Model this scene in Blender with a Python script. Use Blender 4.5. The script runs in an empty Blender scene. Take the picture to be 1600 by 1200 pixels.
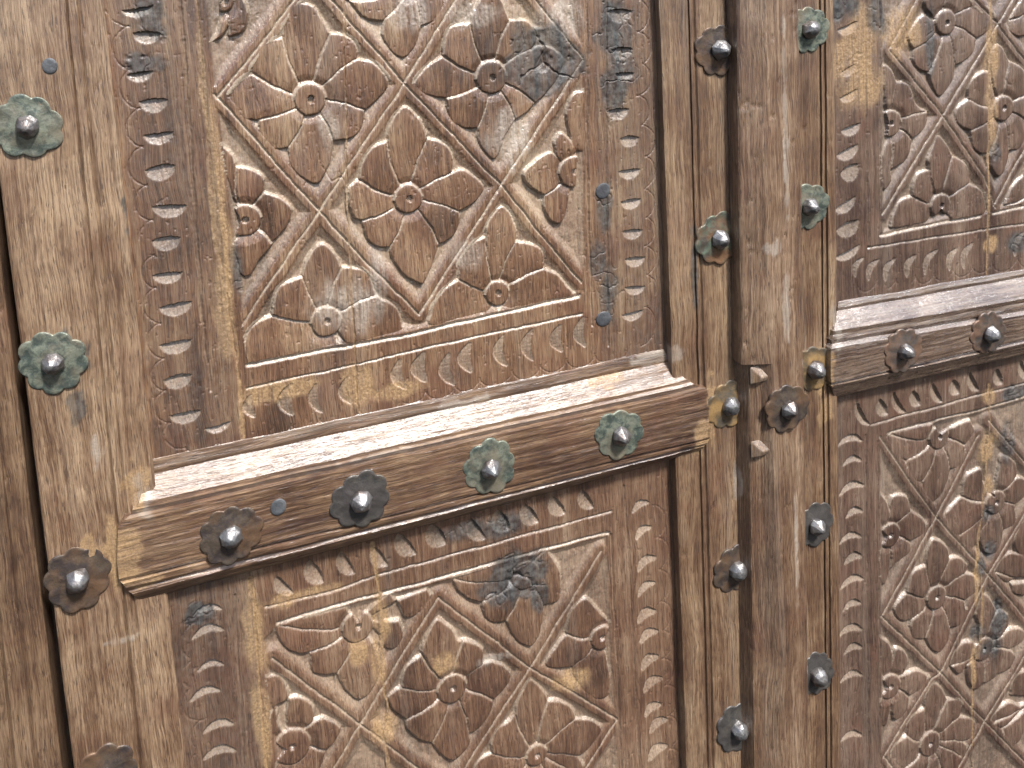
import bpy, math, json, mathutils
import numpy as np
# ------------------------------------------------------------------ camera, sky, sun, exposure
C = bpy.context.scene.collection
sc = bpy.context.scene
HZ = 1.55                                   # height of the lens above the threshold, metres
cam_d = bpy.data.cameras.new('camera'); cam = bpy.data.objects.new('camera', cam_d); C.objects.link(cam)
M = mathutils.Matrix(((0.960202, 0.09715, -0.261865, 0), (-0.270115, 0.084475, -0.959115, -0.705), (-0.071057, 0.991678, 0.107355, HZ), (0, 0, 0, 1)))
cam.matrix_world = M
cam_d.sensor_width = 36; cam_d.lens = 27.12; cam_d.shift_x = 0.0978; cam_d.shift_y = -0.2905
cam_d.clip_start = 0.02; cam_d.clip_end = 2000
sc.camera = cam
SUN_EL, SUN_AZ = math.radians(57), math.radians(22)     # azimuth measured from straight out of the door towards its right
w = bpy.data.worlds.new('World'); sc.world = w; w.use_nodes = True
nt = w.node_tree; bg = nt.nodes['Background']
sky = nt.nodes.new('ShaderNodeTexSky'); sky.sky_type = 'NISHITA'; sky.sun_disc = False
sky.sun_elevation = SUN_EL; sky.sun_rotation = math.pi - SUN_AZ
sky.air_density = 1.0; sky.dust_density = 3.0
nt.links.new(sky.outputs[0], bg.inputs[0]); bg.inputs[1].default_value = 0.13
sd = bpy.data.lights.new('sun', 'SUN'); sd.energy = 4.6; sd.angle = math.radians(8); sd.color = (1, .99, .975)
so = bpy.data.objects.new('sun', sd); C.objects.link(so)
dirv = mathutils.Vector((math.sin(SUN_AZ) * math.cos(SUN_EL), -math.cos(SUN_AZ) * math.cos(SUN_EL), math.sin(SUN_EL)))
so.rotation_euler = dirv.to_track_quat('Z', 'Y').to_euler()
sc.view_settings.view_transform = 'Standard'; sc.view_settings.look = 'None'
sc.view_settings.exposure = 0.66; sc.view_settings.gamma = 1
sc.render.engine = 'CYCLES'

# measured lay-out of the door in millimetres: x to the right, z up, origin opposite the lens, h out of the stile face
D = json.loads('''{"UL":{"flowers":[{"c":[96.6,-82.8],"rb":14.1,"petals":[[[46.9,-53.6],[29.0,-66.8],[29.6,-83.4],[36.8,-93.1],[48.5,-96.0]],[[47.0,-52.5],[48.6,-41.1],
[53.8,-31.6],[65.7,-27.1],[76.8,-25.2]],[[76.9,-24.1],[79.2,-10.5],[84.3,-2.0],[94.8,3.8],[106.7,-0.3],[114.5,-14.3],[119.9,-24.2]],[[121.1,-24.3],
[133.9,-28.2],[142.4,-36.8],[142.5,-49.9]],[[142.5,-49.9],[157.3,-55.3],[169.2,-69.0],[167.1,-80.4],[156.9,-89.9],[145.4,-97.4]],[[145.1,-97.3],[144.4,
-106.0],[139.5,-115.9],[130.9,-121.8],[115.2,-122.9]],[[114.6,-122.3],[111.7,-137.0],[105.5,-148.9],[95.4,-159.5],[82.5,-151.2],[74.4,-140.4],[73.3,
-123.7]],[[49.0,-96.1],[48.6,-106.7],[54.1,-118.6],[62.5,-123.6],[73.3,-123.7]]]},{"c":[184.6,-191.3],"rb":13.3,"petals":[[[168.3,-132.3],[171.0,
-120.2],[186.1,-103.1],[198.7,-113.9],[205.1,-126.5],[207.2,-135.1]],[[207.2,-135.1],[225.0,-143.2],[231.3,-157.2],[228.7,-170.3]],[[228.7,-170.3],
[242.0,-169.6],[260.6,-188.0],[250.0,-202.6],[233.6,-209.5]],[[233.6,-209.5],[233.2,-221.1],[225.0,-233.5],[211.4,-238.2]],[[211.4,-238.2],[205.3,
-251.4],[195.4,-269.6],[189.7,-273.8],[173.5,-261.3],[163.5,-241.5],[162.9,-233.7]],[[138.7,-204.8],[140.1,-217.0],[145.3,-227.4],[154.5,-232.7],
[162.9,-233.7]],[[137.7,-166.2],[128.1,-172.5],[128.3,-187.9],[132.0,-200.3],[138.8,-204.3]],[[138.9,-165.7],[143.0,-151.0],[153.5,-138.1],[167.6,
-133.0]]]},{"c":[278.8,-79.8],"rb":15.0,"petals":[[[231.8,-54.1],[233.3,-42.5],[239.1,-30.0],[250.5,-26.8],[260.8,-26.4]],[[260.8,-26.1],[265.1,-14.4],
[274.8,-0.9],[284.1,5.6],[293.5,-5.7],[297.9,-17.9],[300.6,-26.5]],[[300.6,-26.5],[316.8,-27.1],[325.4,-35.6],[327.5,-45.4],[321.7,-55.3]],[[321.7,
-54.9],[333.7,-52.6],[348.0,-59.3],[355.4,-69.8],[346.4,-87.5],[332.2,-102.1],[323.8,-108.7]],[[323.8,-108.7],[315.5,-114.6],[308.6,-119.4],[301.2,
-122.9]],[[301.2,-122.9],[289.1,-138.1],[284.6,-147.4],[276.9,-158.3],[268.1,-150.7],[261.9,-138.6],[261.5,-126.4]],[[232.3,-95.0],[232.6,-105.2],
[236.8,-117.6],[247.6,-124.9],[261.5,-126.4]],[[231.1,-55.2],[214.6,-63.2],[202.6,-77.3],[212.7,-88.9],[232.3,-95.0]]]},{"c":[26.2,-189.5],"rb":14.2,
"petals":[[[12.9,-118.9],[21.5,-130.0],[22.7,-139.7]],[[22.7,-140.3],[35.4,-143.0],[45.7,-151.2],[46.6,-159.3],[45.5,-165.4]],[[46.0,-166.0],[58.2,
-172.3],[67.4,-181.7],[67.8,-189.8],[62.4,-200.6],[49.5,-212.6]],[[49.4,-213.8],[36.6,-226.8],[26.6,-239.1],[18.0,-236.5],[17.0,-223.7],[12.9,
-209.2]]]},{"c":[94.2,-299.9],"rb":13.8,"petals":[[[46.0,-285.1],[29.4,-289.1],[20.8,-298.1],[16.6,-313.8],[16.1,-324.4],[68.3,-323.9],[103.4,-323.5]],
[[46.1,-284.5],[49.2,-269.1],[55.8,-258.4],[67.5,-254.5],[76.7,-253.7]],[[75.6,-252.4],[80.1,-240.1],[94.1,-224.6],[106.1,-234.8],[111.3,-249.4]],
[[111.9,-249.5],[130.4,-254.9],[139.0,-266.7],[142.6,-282.5]],[[142.5,-283.1],[157.6,-293.1],[164.1,-304.1],[163.9,-322.1],[139.4,-323.0],[109.4,
-323.4]]]},{"c":[271.1,-302.4],"rb":12.1,"petals":[[[262.3,-245.9],[264.6,-229.9],[279.9,-215.3],[289.9,-223.6],[294.9,-239.5],[293.5,-252.0]],[[232.1,
-281.2],[233.4,-262.6],[241.2,-251.3],[251.9,-245.5],[262.4,-243.4]],[[232.1,-281.2],[218.3,-286.3],[206.1,-298.0],[201.6,-308.4],[201.3,-321.6],
[246.9,-320.5],[265.3,-320.0]],[[293.5,-252.0],[309.2,-257.0],[320.9,-265.2],[323.2,-277.2],[321.8,-284.7]],[[321.8,-284.7],[335.8,-292.2],[344.7,
-305.4],[350.9,-319.6],[305.4,-320.7],[271.9,-321.2]]]},{"c":[363.7,-186.4],"rb":15.3,"petals":[[[349.2,-170.2],[338.9,-163.5],[324.6,-169.4],[309.5,
-180.5],[313.9,-193.0],[330.7,-205.1]],[[330.7,-205.1],[330.0,-218.2],[337.4,-232.6],[349.2,-234.3],[359.0,-206.8]],[[345.8,-167.6],[344.2,-153.2],
[351.7,-145.4],[361.9,-154.2],[367.8,-165.9]],[[361.9,-153.2],[358.6,-127.7],[362.9,-113.0],[372.8,-106.4],[382.0,-112.8],[380.6,-163.1],[368.4,
-166.0]]]},{"c":[201.4,15.2],"rb":7.7,"petals":[[[143.8,6.8],[155.1,-8.2],[169.4,-13.4],[174.7,-12.7]],[[174.7,-12.7],[171.6,-25.9],[177.9,-40.9],
[190.2,-49.2],[201.6,-40.8],[209.2,-20.5]],[[209.2,-20.5],[223.0,-17.4],[232.9,-1.3],[231.5,9.2]],[[132.8,23.6],[143.8,6.8],[154.6,38.4]]]},{"c":[27.3,
12.7],"rb":7.7,"petals":[[[13.7,-21.2],[22.7,-16.1],[29.3,-6.9]],[[28.3,-17.5],[40.2,-13.6],[45.8,-4.2],[46.1,9.5],[41.5,21.4]]]}],"lattice":[[[14.6,
-287.8],[95.5,-189.9],[188.6,-76.3],[251.9,6.9],[303.1,71.3]],[[13.6,-72.3],[96.3,17.0],[149.1,74.7]],[[186.4,-309.1],[281.8,-190.0],[380.9,-69.7],
[438.5,0.1]],[[11.1,-69.1],[95.5,-189.9],[138.8,-249.2],[186.4,-309.1]],[[71.2,75.2],[123.7,8.1],[188.6,-76.3],[281.8,-190.0],[381.1,-327.5]],[[272.5,
66.4],[330.8,-5.9],[380.9,-69.7],[396.8,-89.8]]],"field":[[8.7,83.4],[8.9,-68.9],[15.2,-326.9],[362.5,-320.7],[374.5,-278.5],[380.9,-69.7],[378.1,
68.3]],"lines":[[[15.1,-327.6],[108.3,-327.4],[175.1,-327.6],[362.5,-320.7]]],"lines2":[[[13.0,-350.6],[118.1,-347.6],[174.5,-344.9],[282.2,-342.4],
[365.2,-340.9]],[[-10.2,84.2],[-11.6,-28.2],[-18.4,-215.7],[-20.3,-306.1],[-18.9,-345.2]],[[414.2,66.8],[400.4,-212.7],[394.5,-381.5]],[[391.7,67.7],
[384.3,-88.6],[378.4,-202.9],[376.5,-356.5]]],"outline":[],"cres":[["d",[-48.2,36.4],24.0,8.8],["d",[-46.7,10.2],24.0,6.6],["d",[-42.0,-12.1],20.9,
10.0],["d",[-50.9,-46.3],19.7,7.8],["d",[-42.3,-72.3],22.1,11.4],["d",[-41.0,-102.4],23.2,9.2],["d",[-42.5,-133.1],23.4,12.8],["d",[-38.4,-169.0],26.9,
10.6],["d",[-44.1,-198.4],22.4,11.8],["d",[-46.2,-230.5],23.6,9.4],["d",[-42.0,-260.8],26.0,10.8],["d",[-45.5,-296.3],26.1,10.8],["d",[-47.1,-329.3],
22.7,12.2],["d",[-43.8,-364.9],25.3,9.8],["d",[425.2,-26.8],25.7,13.2],["d",[425.6,-66.2],22.8,12.0],["d",[427.4,-91.3],19.8,8.0],["d",[418.1,-129.7],
22.8,10.8],["d",[430.3,-160.6],20.1,11.0],["d",[428.7,-195.7],23.2,9.6],["d",[428.7,-228.5],21.7,9.8],["d",[428.8,-261.6],21.8,9.8],["d",[430.5,
-292.4],21.9,10.0],["d",[429.0,-324.4],21.9,8.6],["r",[14.3,-368.8],21.4,8.4],["r",[49.8,-370.0],29.4,12.3],["r",[76.7,-374.5],28.4,7.6],["r",[106.5,
-372.9],26.0,9.0],["r",[161.5,-367.8],30.4,10.6],["r",[183.7,-364.2],29.4,13.5],["r",[211.6,-372.6],32.4,11.0],["r",[232.9,-363.9],29.8,12.6],["r",
[270.8,-364.5],31.6,10.0],["r",[301.8,-363.5],31.8,10.2],["r",[334.9,-362.9],28.0,12.0],["r",[362.7,-361.1],31.0,10.6],["d",[-16.0,-382.5],21.1,6.2],
["d",[425.4,-352.6],23.5,8.6]],"joints":[[[6.0,83.6],[3.2,16.3],[0.9,-110.8],[-1.0,-200.9],[3.6,-243.7],[7.1,-350.0],[4.7,-401.3]],[[140.9,78.0],
[125.8,-144.1],[121.3,-238.0],[118.8,-347.1],[116.6,-407.0]]],"bounds":[[-73.0,86.8],[-75.2,-411.1],[458.8,-408.7],[458.7,64.9]],
"scal":[{"pts":[[-62.2,42.7],[-56.4,-2.0],[-57.9,-41.2],[-54.5,-75.6],[-55.9,-109.9],[-56.2,-144.8],[-55.2,-177.2],[-56.3,-209.6],[-57.7,-239.3],
[-57.2,-272.7],[-58.3,-306.0],[-59.2,-336.7],[-58.9,-367.8],[-46.9,-395.7],[-17.8,-394.8],[14.8,-395.9]],"side":1},{"pts":[[14.9,-394.6],[51.3,-395.1],
[79.3,-395.4],[117.6,-393.9],[160.4,-391.1],[187.4,-388.7],[217.9,-391.0],[245.9,-388.6],[281.6,-387.5],[314.2,-388.5],[344.0,-387.3],[378.0,-388.4],
[420.7,-386.6]],"side":1},{"pts":[[434.0,-389.1],[440.6,-346.7],[445.3,-311.3],[443.6,-278.8],[446.6,-247.3],[444.8,-215.3],[449.5,-180.9],[446.3,
-145.9],[441.6,-114.5],[449.2,-81.1],[444.6,-47.0],[449.1,-13.8],[447.9,26.0]],"side":1}],"darkboards":[[[[-69.1,75.8],[-74.6,-389.2]],[[6.5,72.4],
[3.5,-369.0]]],[[[396.8,54.6],[385.4,-394.1]],[[459.6,51.8],[463.6,-409.7]]]]},"LL":{"flowers":[{"c":[98.8,-623.4],"rb":15.3,"petals":[[[21.6,-595.2],
[22.9,-607.2],[29.7,-623.6],[40.8,-632.3],[50.3,-634.0]],[[50.2,-634.6],[50.5,-645.9],[53.2,-656.0],[64.9,-661.5],[75.2,-663.1]],[[75.1,-663.7],[78.2,
-678.8],[85.8,-692.0],[95.2,-699.5],[107.0,-693.7],[117.5,-672.8],[116.2,-656.2]],[[139.9,-628.6],[143.3,-643.1],[136.6,-655.9],[125.2,-655.0],[121.3,
-639.0]],[[132.3,-595.6],[141.2,-611.6],[146.4,-627.6],[159.3,-627.7],[173.2,-614.4],[170.1,-602.7]],[[21.6,-595.2],[34.5,-595.9],[58.2,-597.3],[89.7,
-598.9]]]},{"c":[193.0,-724.1],"rb":15.3,"petals":[[[164.8,-673.4],[167.5,-663.3],[180.7,-643.5],[192.0,-651.8],[199.2,-662.2],[202.6,-671.6],[207.8,
-674.6]],[[207.8,-673.9],[219.5,-681.0],[228.4,-690.8],[227.3,-707.3]],[[228.7,-706.4],[238.2,-708.0],[250.1,-716.1],[257.7,-728.5],[248.6,-741.2],
[235.6,-748.2]],[[235.5,-749.6],[233.5,-760.3],[227.3,-769.7],[218.6,-776.6],[208.2,-778.7]],[[208.2,-778.7],[206.7,-791.0],[189.6,-802.0],[175.6,
-789.9],[168.0,-775.8]],[[168.0,-775.8],[153.5,-765.1],[144.0,-752.0],[142.3,-740.3]],[[142.3,-740.3],[130.5,-725.2],[126.5,-710.1],[139.8,-703.7]],
[[140.5,-703.9],[142.5,-693.6],[149.2,-682.1],[164.5,-677.4]]]},{"c":[283.5,-619.8],"rb":15.1,"petals":[[[204.4,-600.0],[211.3,-615.6],[225.2,-629.5],
[235.7,-634.0]],[[235.7,-634.4],[236.1,-649.1],[243.6,-659.7],[259.9,-663.5]],[[259.9,-663.5],[267.0,-683.7],[281.6,-698.9],[293.4,-690.4],[300.3,
-669.8],[300.9,-658.6]],[[300.9,-658.6],[316.6,-659.0],[321.6,-647.7],[322.1,-625.2],[308.8,-596.2]],[[204.4,-600.0],[223.4,-595.8],[264.2,-594.9],
[306.0,-595.4]]]},{"c":[369.9,-720.0],"rb":12.7,"petals":[[[329.2,-701.8],[331.1,-684.8],[339.0,-672.8],[352.5,-667.5],[363.7,-680.2],[373.4,-694.7],
[380.3,-705.6]],[[329.1,-702.7],[316.6,-712.0],[302.8,-726.4],[312.3,-736.0],[333.9,-740.7]],[[333.9,-740.7],[337.4,-758.0],[351.1,-780.2],[367.1,
-790.0],[376.4,-785.7]]]},{"c":[22.7,-730.9],"rb":17.8,"petals":[[[4.6,-650.1],[17.6,-653.5],[23.5,-666.8],[23.2,-679.8],[11.1,-682.7]],[[22.4,-679.6],
[34.9,-682.0],[44.7,-689.8],[47.3,-701.3],[44.9,-711.1]],[[46.1,-711.5],[56.6,-712.1],[70.9,-727.4],[63.3,-739.1],[54.6,-745.1]],[[54.5,-746.8],[48.2,
-762.6],[30.6,-778.7],[19.2,-769.9],[8.0,-761.2],[0.7,-745.2]],[[3.3,-707.3],[3.0,-693.1],[11.1,-682.7]]]},{"c":[283.7,-834.7],"rb":11.5,
"petals":[[[263.1,-778.3],[266.2,-764.4],[273.8,-751.9],[281.0,-744.6],[291.7,-756.8],[299.0,-769.7],[299.8,-776.9]],[[299.8,-776.9],[310.1,-779.8],
[323.6,-788.5],[330.0,-801.3],[329.6,-808.3]],[[330.2,-808.5],[348.3,-814.8],[360.9,-828.7],[353.0,-840.4],[340.6,-849.2],[330.9,-850.5]],[[235.0,
-814.7],[234.8,-800.8],[243.4,-787.7],[254.7,-785.9],[263.1,-778.9]],[[235.0,-815.0],[221.5,-816.8],[215.5,-823.9],[218.9,-839.0],[234.7,-854.2]],
[[234.7,-854.2],[240.4,-871.6],[254.8,-877.1]],[[254.8,-877.1],[268.3,-900.1],[284.1,-908.6],[299.0,-893.9]],[[299.0,-893.9],[320.0,-898.3],[328.0,
-883.1],[327.3,-874.4]],[[327.3,-874.4],[336.1,-865.6],[330.9,-850.5]]]},{"c":[201.4,-962.9],"rb":15.3,"petals":[[[173.2,-912.2],[175.9,-902.1],[189.1,
-882.3],[200.4,-890.6],[207.6,-901.0],[211.0,-910.4],[216.2,-913.4]],[[216.2,-912.7],[227.9,-919.8],[236.8,-929.6],[235.7,-946.1]],[[237.1,-945.2],
[246.6,-946.8],[258.5,-954.9],[266.1,-967.3],[257.0,-980.0],[244.0,-987.0]],[[243.9,-988.4],[241.9,-999.1],[235.7,-1008.5],[227.0,-1015.4],[216.6,
-1017.5]],[[216.6,-1017.5],[215.1,-1029.8],[198.0,-1040.8],[184.0,-1028.7],[176.4,-1014.6]],[[176.4,-1014.6],[161.9,-1003.9],[152.4,-990.8],[150.7,
-979.1]],[[150.7,-979.1],[138.9,-964.0],[134.9,-948.9],[148.2,-942.5]],[[148.9,-942.7],[150.9,-932.4],[157.6,-920.9],[172.9,-916.2]]]},{"c":[292.1,
-1073.5],"rb":11.5,"petals":[[[271.5,-1017.1],[274.6,-1003.2],[282.2,-990.7],[289.4,-983.4],[300.1,-995.6],[307.4,-1008.5],[308.2,-1015.7]],[[308.2,
-1015.7],[318.5,-1018.6],[332.0,-1027.3],[338.4,-1040.1],[338.0,-1047.1]],[[338.6,-1047.3],[356.7,-1053.6],[369.3,-1067.5],[361.4,-1079.2],[349.0,
-1088.0],[339.3,-1089.3]],[[243.4,-1053.5],[243.2,-1039.6],[251.8,-1026.5],[263.1,-1024.7],[271.5,-1017.7]],[[243.4,-1053.8],[229.9,-1055.6],[223.9,
-1062.7],[227.3,-1077.8],[243.1,-1093.0]],[[243.1,-1093.0],[248.8,-1110.4],[263.2,-1115.9]],[[263.2,-1115.9],[276.7,-1138.9],[292.5,-1147.4],[307.4,
-1132.7]],[[307.4,-1132.7],[328.4,-1137.1],[336.4,-1121.9],[335.7,-1113.2]],[[335.7,-1113.2],[344.5,-1104.4],[339.3,-1089.3]]]},{"c":[378.3,-958.8],
"rb":12.7,"petals":[[[337.6,-940.6],[339.5,-923.6],[347.4,-911.6],[360.9,-906.3],[372.1,-919.0],[381.8,-933.5],[388.7,-944.4]],[[337.5,-941.5],[325.0,
-950.8],[311.2,-965.2],[320.7,-974.8],[342.3,-979.5]],[[342.3,-979.5],[345.8,-996.8],[359.5,-1019.0],[375.5,-1028.8],[384.8,-1024.5]]]},{"c":[31.1,
-969.7],"rb":17.8,"petals":[[[13.0,-888.9],[26.0,-892.3],[31.9,-905.6],[31.6,-918.6],[19.5,-921.5]],[[30.8,-918.4],[43.3,-920.8],[53.1,-928.6],[55.7,
-940.1],[53.3,-949.9]],[[54.5,-950.3],[65.0,-950.9],[79.3,-966.2],[71.7,-977.9],[63.0,-983.9]],[[62.9,-985.6],[56.6,-1001.4],[39.0,-1017.5],[27.6,
-1008.7],[16.4,-1000.0],[9.1,-984.0]],[[11.7,-946.1],[11.4,-931.9],[19.5,-921.5]]]}],"lattice":[[[46.2,-787.2],[62.3,-767.7],[92.7,-729.2],[184.9,
-615.3]],[[12.0,-628.7],[92.7,-729.2],[150.4,-802.3],[193.3,-854.1]],[[184.9,-615.3],[281.7,-727.0],[384.2,-824.0]],[[374.3,-615.7],[281.7,-727.0],
[215.1,-802.2],[171.6,-853.5]],[[384.2,-824.0],[337.1,-876.5],[290.1,-965.8]],[[54.6,-1026.0],[70.7,-1006.5],[101.1,-968.0],[193.3,-854.1]],[[20.4,
-867.5],[101.1,-968.0],[158.8,-1041.1],[201.7,-1092.9]],[[193.3,-854.1],[290.1,-965.8],[392.6,-1062.8]],[[290.1,-965.8],[223.5,-1041.0],[180.0,
-1092.3]]],"field":[[20.7,-594.3],[88.4,-594.6],[155.1,-596.5],[384.7,-597.2],[384.2,-824.0],[386.2,-1075.0],[4.4,-1075.0],[3.4,-606.7]],
"lines":[[[20.7,-593.6],[86.5,-593.3],[155.3,-593.7],[268.8,-594.0],[384.7,-596.4]]],"lines2":[[[10.7,-574.2],[83.4,-576.4],[131.2,-572.6],[228.2,
-571.9],[345.4,-572.4],[388.3,-572.3]],[[387.0,-598.6],[386.5,-726.1],[387.0,-886.7],[386.5,-969.1],[386.5,-1125.0]],[[-17.3,-553.1],[-21.2,-633.1],
[-25.2,-735.7],[-28.5,-805.4],[-28.5,-1125.0]],[[405.4,-546.4],[408.9,-733.1],[408.7,-977.9],[408.7,-1125.0]]],"cres":[["u",[-43.2,-560.8],24.8,5.8],
["u",[-45.2,-582.2],27.2,7.8],["u",[-45.7,-618.3],22.6,6.0],["u",[-53.7,-644.9],26.2,7.2],["u",[-44.7,-682.8],26.5,8.0],["u",[-46.1,-710.6],29.1,8.0],
["u",[-47.6,-745.0],28.0,8.2],["s",[424.2,-574.0],21.0,8.4],["s",[426.1,-605.2],21.1,9.2],["s",[428.5,-643.0],24.6,10.8],["s",[427.1,-673.9],23.0,8.6],
["s",[425.7,-706.6],23.1,12.4],["s",[427.9,-732.6],23.2,11.0],["s",[427.3,-765.2],23.2,12.6],["s",[430.2,-793.6],25.1,12.0],["s",[428.9,-825.6],21.9,
11.2],["s",[435.5,-847.5],23.7,11.4],["s",[432.4,-880.9],25.6,13.0],["s",[434.3,-916.5],25.6,11.4],["l",[28.9,-557.8],24.0,10.2],["l",[60.3,-552.5],
26.8,14.2],["l",[91.9,-551.8],27.0,11.8],["l",[125.9,-554.3],24.6,12.2],["l",[153.9,-548.7],29.0,13.8],["l",[187.6,-547.2],26.6,16.9],["l",[230.2,
-552.2],28.4,13.1],["l",[259.2,-549.7],25.8,16.3],["l",[291.4,-550.9],26.0,15.1],["l",[323.7,-549.7],24.8,13.8],["l",[358.1,-551.0],25.0,12.6],["u",
[-47.6,-770.0],28.0,8.2],["u",[-47.6,-795.0],28.0,8.2],["u",[-47.6,-820.0],28.0,8.2],["u",[-47.6,-845.0],28.0,8.2],["u",[-47.6,-870.0],28.0,8.2],["u",
[-47.6,-895.0],28.0,8.2],["u",[-47.6,-920.0],28.0,8.2],["u",[-47.6,-945.0],28.0,8.2],["u",[-47.6,-970.0],28.0,8.2],["u",[-47.6,-995.0],28.0,8.2],["u",
[-47.6,-1020.0],28.0,8.2],["u",[-47.6,-1045.0],28.0,8.2],["u",[-47.6,-1070.0],28.0,8.2],["s",[434.3,-941.5],25.6,11.4],["s",[434.3,-966.5],25.6,11.4],
["s",[434.3,-991.5],25.6,11.4],["s",[434.3,-1016.5],25.6,11.4],["s",[434.3,-1041.5],25.6,11.4],["s",[434.3,-1066.5],25.6,11.4]],"joints":[[[-1.6,
-540.9],[-0.2,-578.4],[-2.0,-639.3],[-2.7,-701.6],[-3.4,-743.7],[-4.7,-814.8],[-3.7,-1125.0]],[[121.2,-537.7],[122.2,-568.0],[124.1,-594.6],[123.8,
-633.5],[118.2,-671.2],[122.3,-723.3],[116.1,-750.5],[119.7,-811.1],[121.2,-864.5],[122.2,-1125.0]]],"bounds":[[-86.0,-500.6],[-84.0,-783.5],[463.8,
-999.6],[459.9,-498.9]],"scal":[{"pts":[[-53.8,-549.0],[-57.2,-571.2],[-58.4,-607.5],[-64.7,-635.8],[-58.7,-671.8],[-61.6,-701.6],[-61.7,-739.7],
[-65.9,-783.6]],"side":1},{"pts":[[435.1,-979.8],[451.0,-926.9],[449.3,-884.5],[449.3,-843.2],[447.5,-801.7],[445.5,-768.6],[447.0,-733.0],[445.2,
-696.6],[445.2,-657.1],[443.5,-617.6],[440.3,-578.1]],"side":1}],"darkboards":[[[[-87.3,-513.2],[-85.2,-783.1]],[[-0.1,-538.0],[-7.8,-813.6]]]]},
"UR":{"flowers":[{"c":[861.2,-68.8],"rb":14.0,"petals":[[[904.8,-51.8],[914.2,-53.2],[931.4,-61.0],[931.6,-74.1],[924.0,-82.3],[907.0,-90.0]],[[907.0,
-90.0],[901.5,-105.3],[888.4,-114.3],[875.3,-119.0]],[[875.3,-119.0],[871.7,-136.1],[853.2,-153.3],[842.1,-140.6],[836.6,-125.6]],[[836.6,-124.1],
[822.0,-118.5],[813.0,-109.1],[814.9,-95.0]],[[904.8,-51.8],[897.1,-35.5],[878.4,-25.7],[861.9,-33.2]],[[861.9,-33.2],[841.9,-26.3],[829.3,-39.5],
[832.9,-51.1]],[[814.9,-95.0],[807.7,-78.9],[818.5,-64.1],[831.1,-56.6]]]},{"c":[778.3,-181.5],"rb":14.7,"petals":[[[784.4,-134.9],[804.0,-139.7],
[814.8,-162.4],[831.2,-173.5]],[[831.2,-173.5],[830.3,-185.8],[822.0,-196.6],[808.4,-202.3]],[[808.4,-203.7],[805.6,-219.4],[798.4,-227.3],[789.3,
-230.6],[778.5,-235.0]],[[778.5,-235.0],[778.5,-248.1],[765.9,-255.2],[764.4,-218.8]],[[768.6,-113.6],[779.2,-120.3],[786.2,-135.1]]]},{"c":[853.7,
-291.9],"rb":13.9,"petals":[[[834.9,-235.8],[842.3,-219.0],[849.7,-207.3],[862.7,-218.5],[872.2,-233.7]],[[872.2,-234.5],[891.3,-245.9],[898.1,-260.3],
[897.2,-270.8]],[[897.2,-271.5],[916.6,-281.0],[922.6,-297.1],[916.9,-312.4],[870.8,-313.3]],[[812.8,-274.3],[812.8,-261.0],[820.2,-248.7],[838.6,
-245.9]],[[812.8,-274.6],[794.6,-277.7],[785.5,-289.7],[781.8,-302.4],[785.4,-308.6],[829.4,-309.5]]]},{"c":[953.4,-182.1],"rb":14.8,"petals":[[[898.2,
-165.2],[898.1,-148.9],[907.5,-139.5],[928.5,-135.6],[934.5,-149.5]],[[898.2,-165.5],[881.3,-173.7],[879.5,-186.8],[889.0,-196.8],[902.4,-202.8]],
[[902.4,-202.8],[906.4,-222.7],[920.0,-232.6],[933.6,-232.0]],[[933.6,-236.5],[935.8,-252.0],[945.7,-263.9],[955.6,-259.1],[961.3,-244.5],[963.1,
-234.0]],[[963.1,-234.0],[979.0,-232.9],[990.8,-218.9],[994.5,-204.0]],[[994.5,-204.0],[1012.5,-195.3],[1018.3,-182.1],[993.8,-170.4]],[[993.8,-168.9],
[995.5,-152.4],[983.2,-137.7],[961.3,-125.2]],[[961.3,-125.2],[951.3,-109.5],[939.7,-105.6],[932.1,-119.7],[934.3,-140.6]]]},{"c":[1003.5,-60.2],
"rb":14.6,"petals":[[[962.4,-72.0],[975.8,-55.3],[991.3,-41.6]],[[962.4,-72.7],[964.6,-85.4],[978.5,-92.5],[992.2,-90.6]],[[992.2,-90.6],[1000.6,
-110.7],[1016.5,-104.5],[1024.2,-88.6]]]},{"c":[1016.6,-291.4],"rb":14.9,"petals":[[[960.2,-305.4],[967.9,-287.9],[981.8,-277.4],[991.8,-272.5]],
[[962.3,-307.3],[1008.8,-309.1]],[[995.8,-273.0],[997.4,-250.0],[1009.3,-236.0],[1028.2,-258.5]]]}],"lattice":[[[765.1,-289.7],[856.6,-179.9],[929.4,
-91.4],[983.1,-26.4],[1034.6,37.4]],[[775.8,-94.0],[856.6,-179.9],[922.1,-263.4],[941.5,-306.9]],[[785.8,44.2],[847.2,4.4],[940.4,-74.3],[984.9,
-122.9],[1051.2,-188.6],[1170.0,-317.5]],[[938.3,-304.0],[987.1,-238.9],[1051.2,-188.6],[1159.9,-61.8]],[[775.8,-94.0],[847.2,4.4]]],"field":[[763.8,
52.4],[762.1,-315.9],[916.4,-314.0],[988.5,-311.1],[1205.6,-309.1],[1190.6,34.8]],"lines":[[[762.1,-315.1],[843.1,-313.8],[916.4,-314.0]],[[938.4,
-313.9],[988.5,-311.9],[1205.6,-309.1]]],"lines2":[[[743.0,-327.1],[823.2,-329.3],[946.1,-333.2],[988.9,-334.6],[1206.8,-335.7]],[[742.0,53.3],[741.3,
-107.4],[743.0,-327.1]],[[762.9,52.4],[762.1,-315.9]]],"cres":[["e",[717.2,-64.0],27.2,10.2],["e",[717.5,-112.7],23.7,8.8],["e",[717.2,-142.4],23.8,
9.0],["e",[719.4,-181.6],25.8,10.6],["e",[714.5,-208.3],29.4,12.2],["e",[717.0,-231.4],23.9,18.2],["e",[710.0,-271.0],29.5,10.8],["e",[713.4,-298.4],
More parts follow.
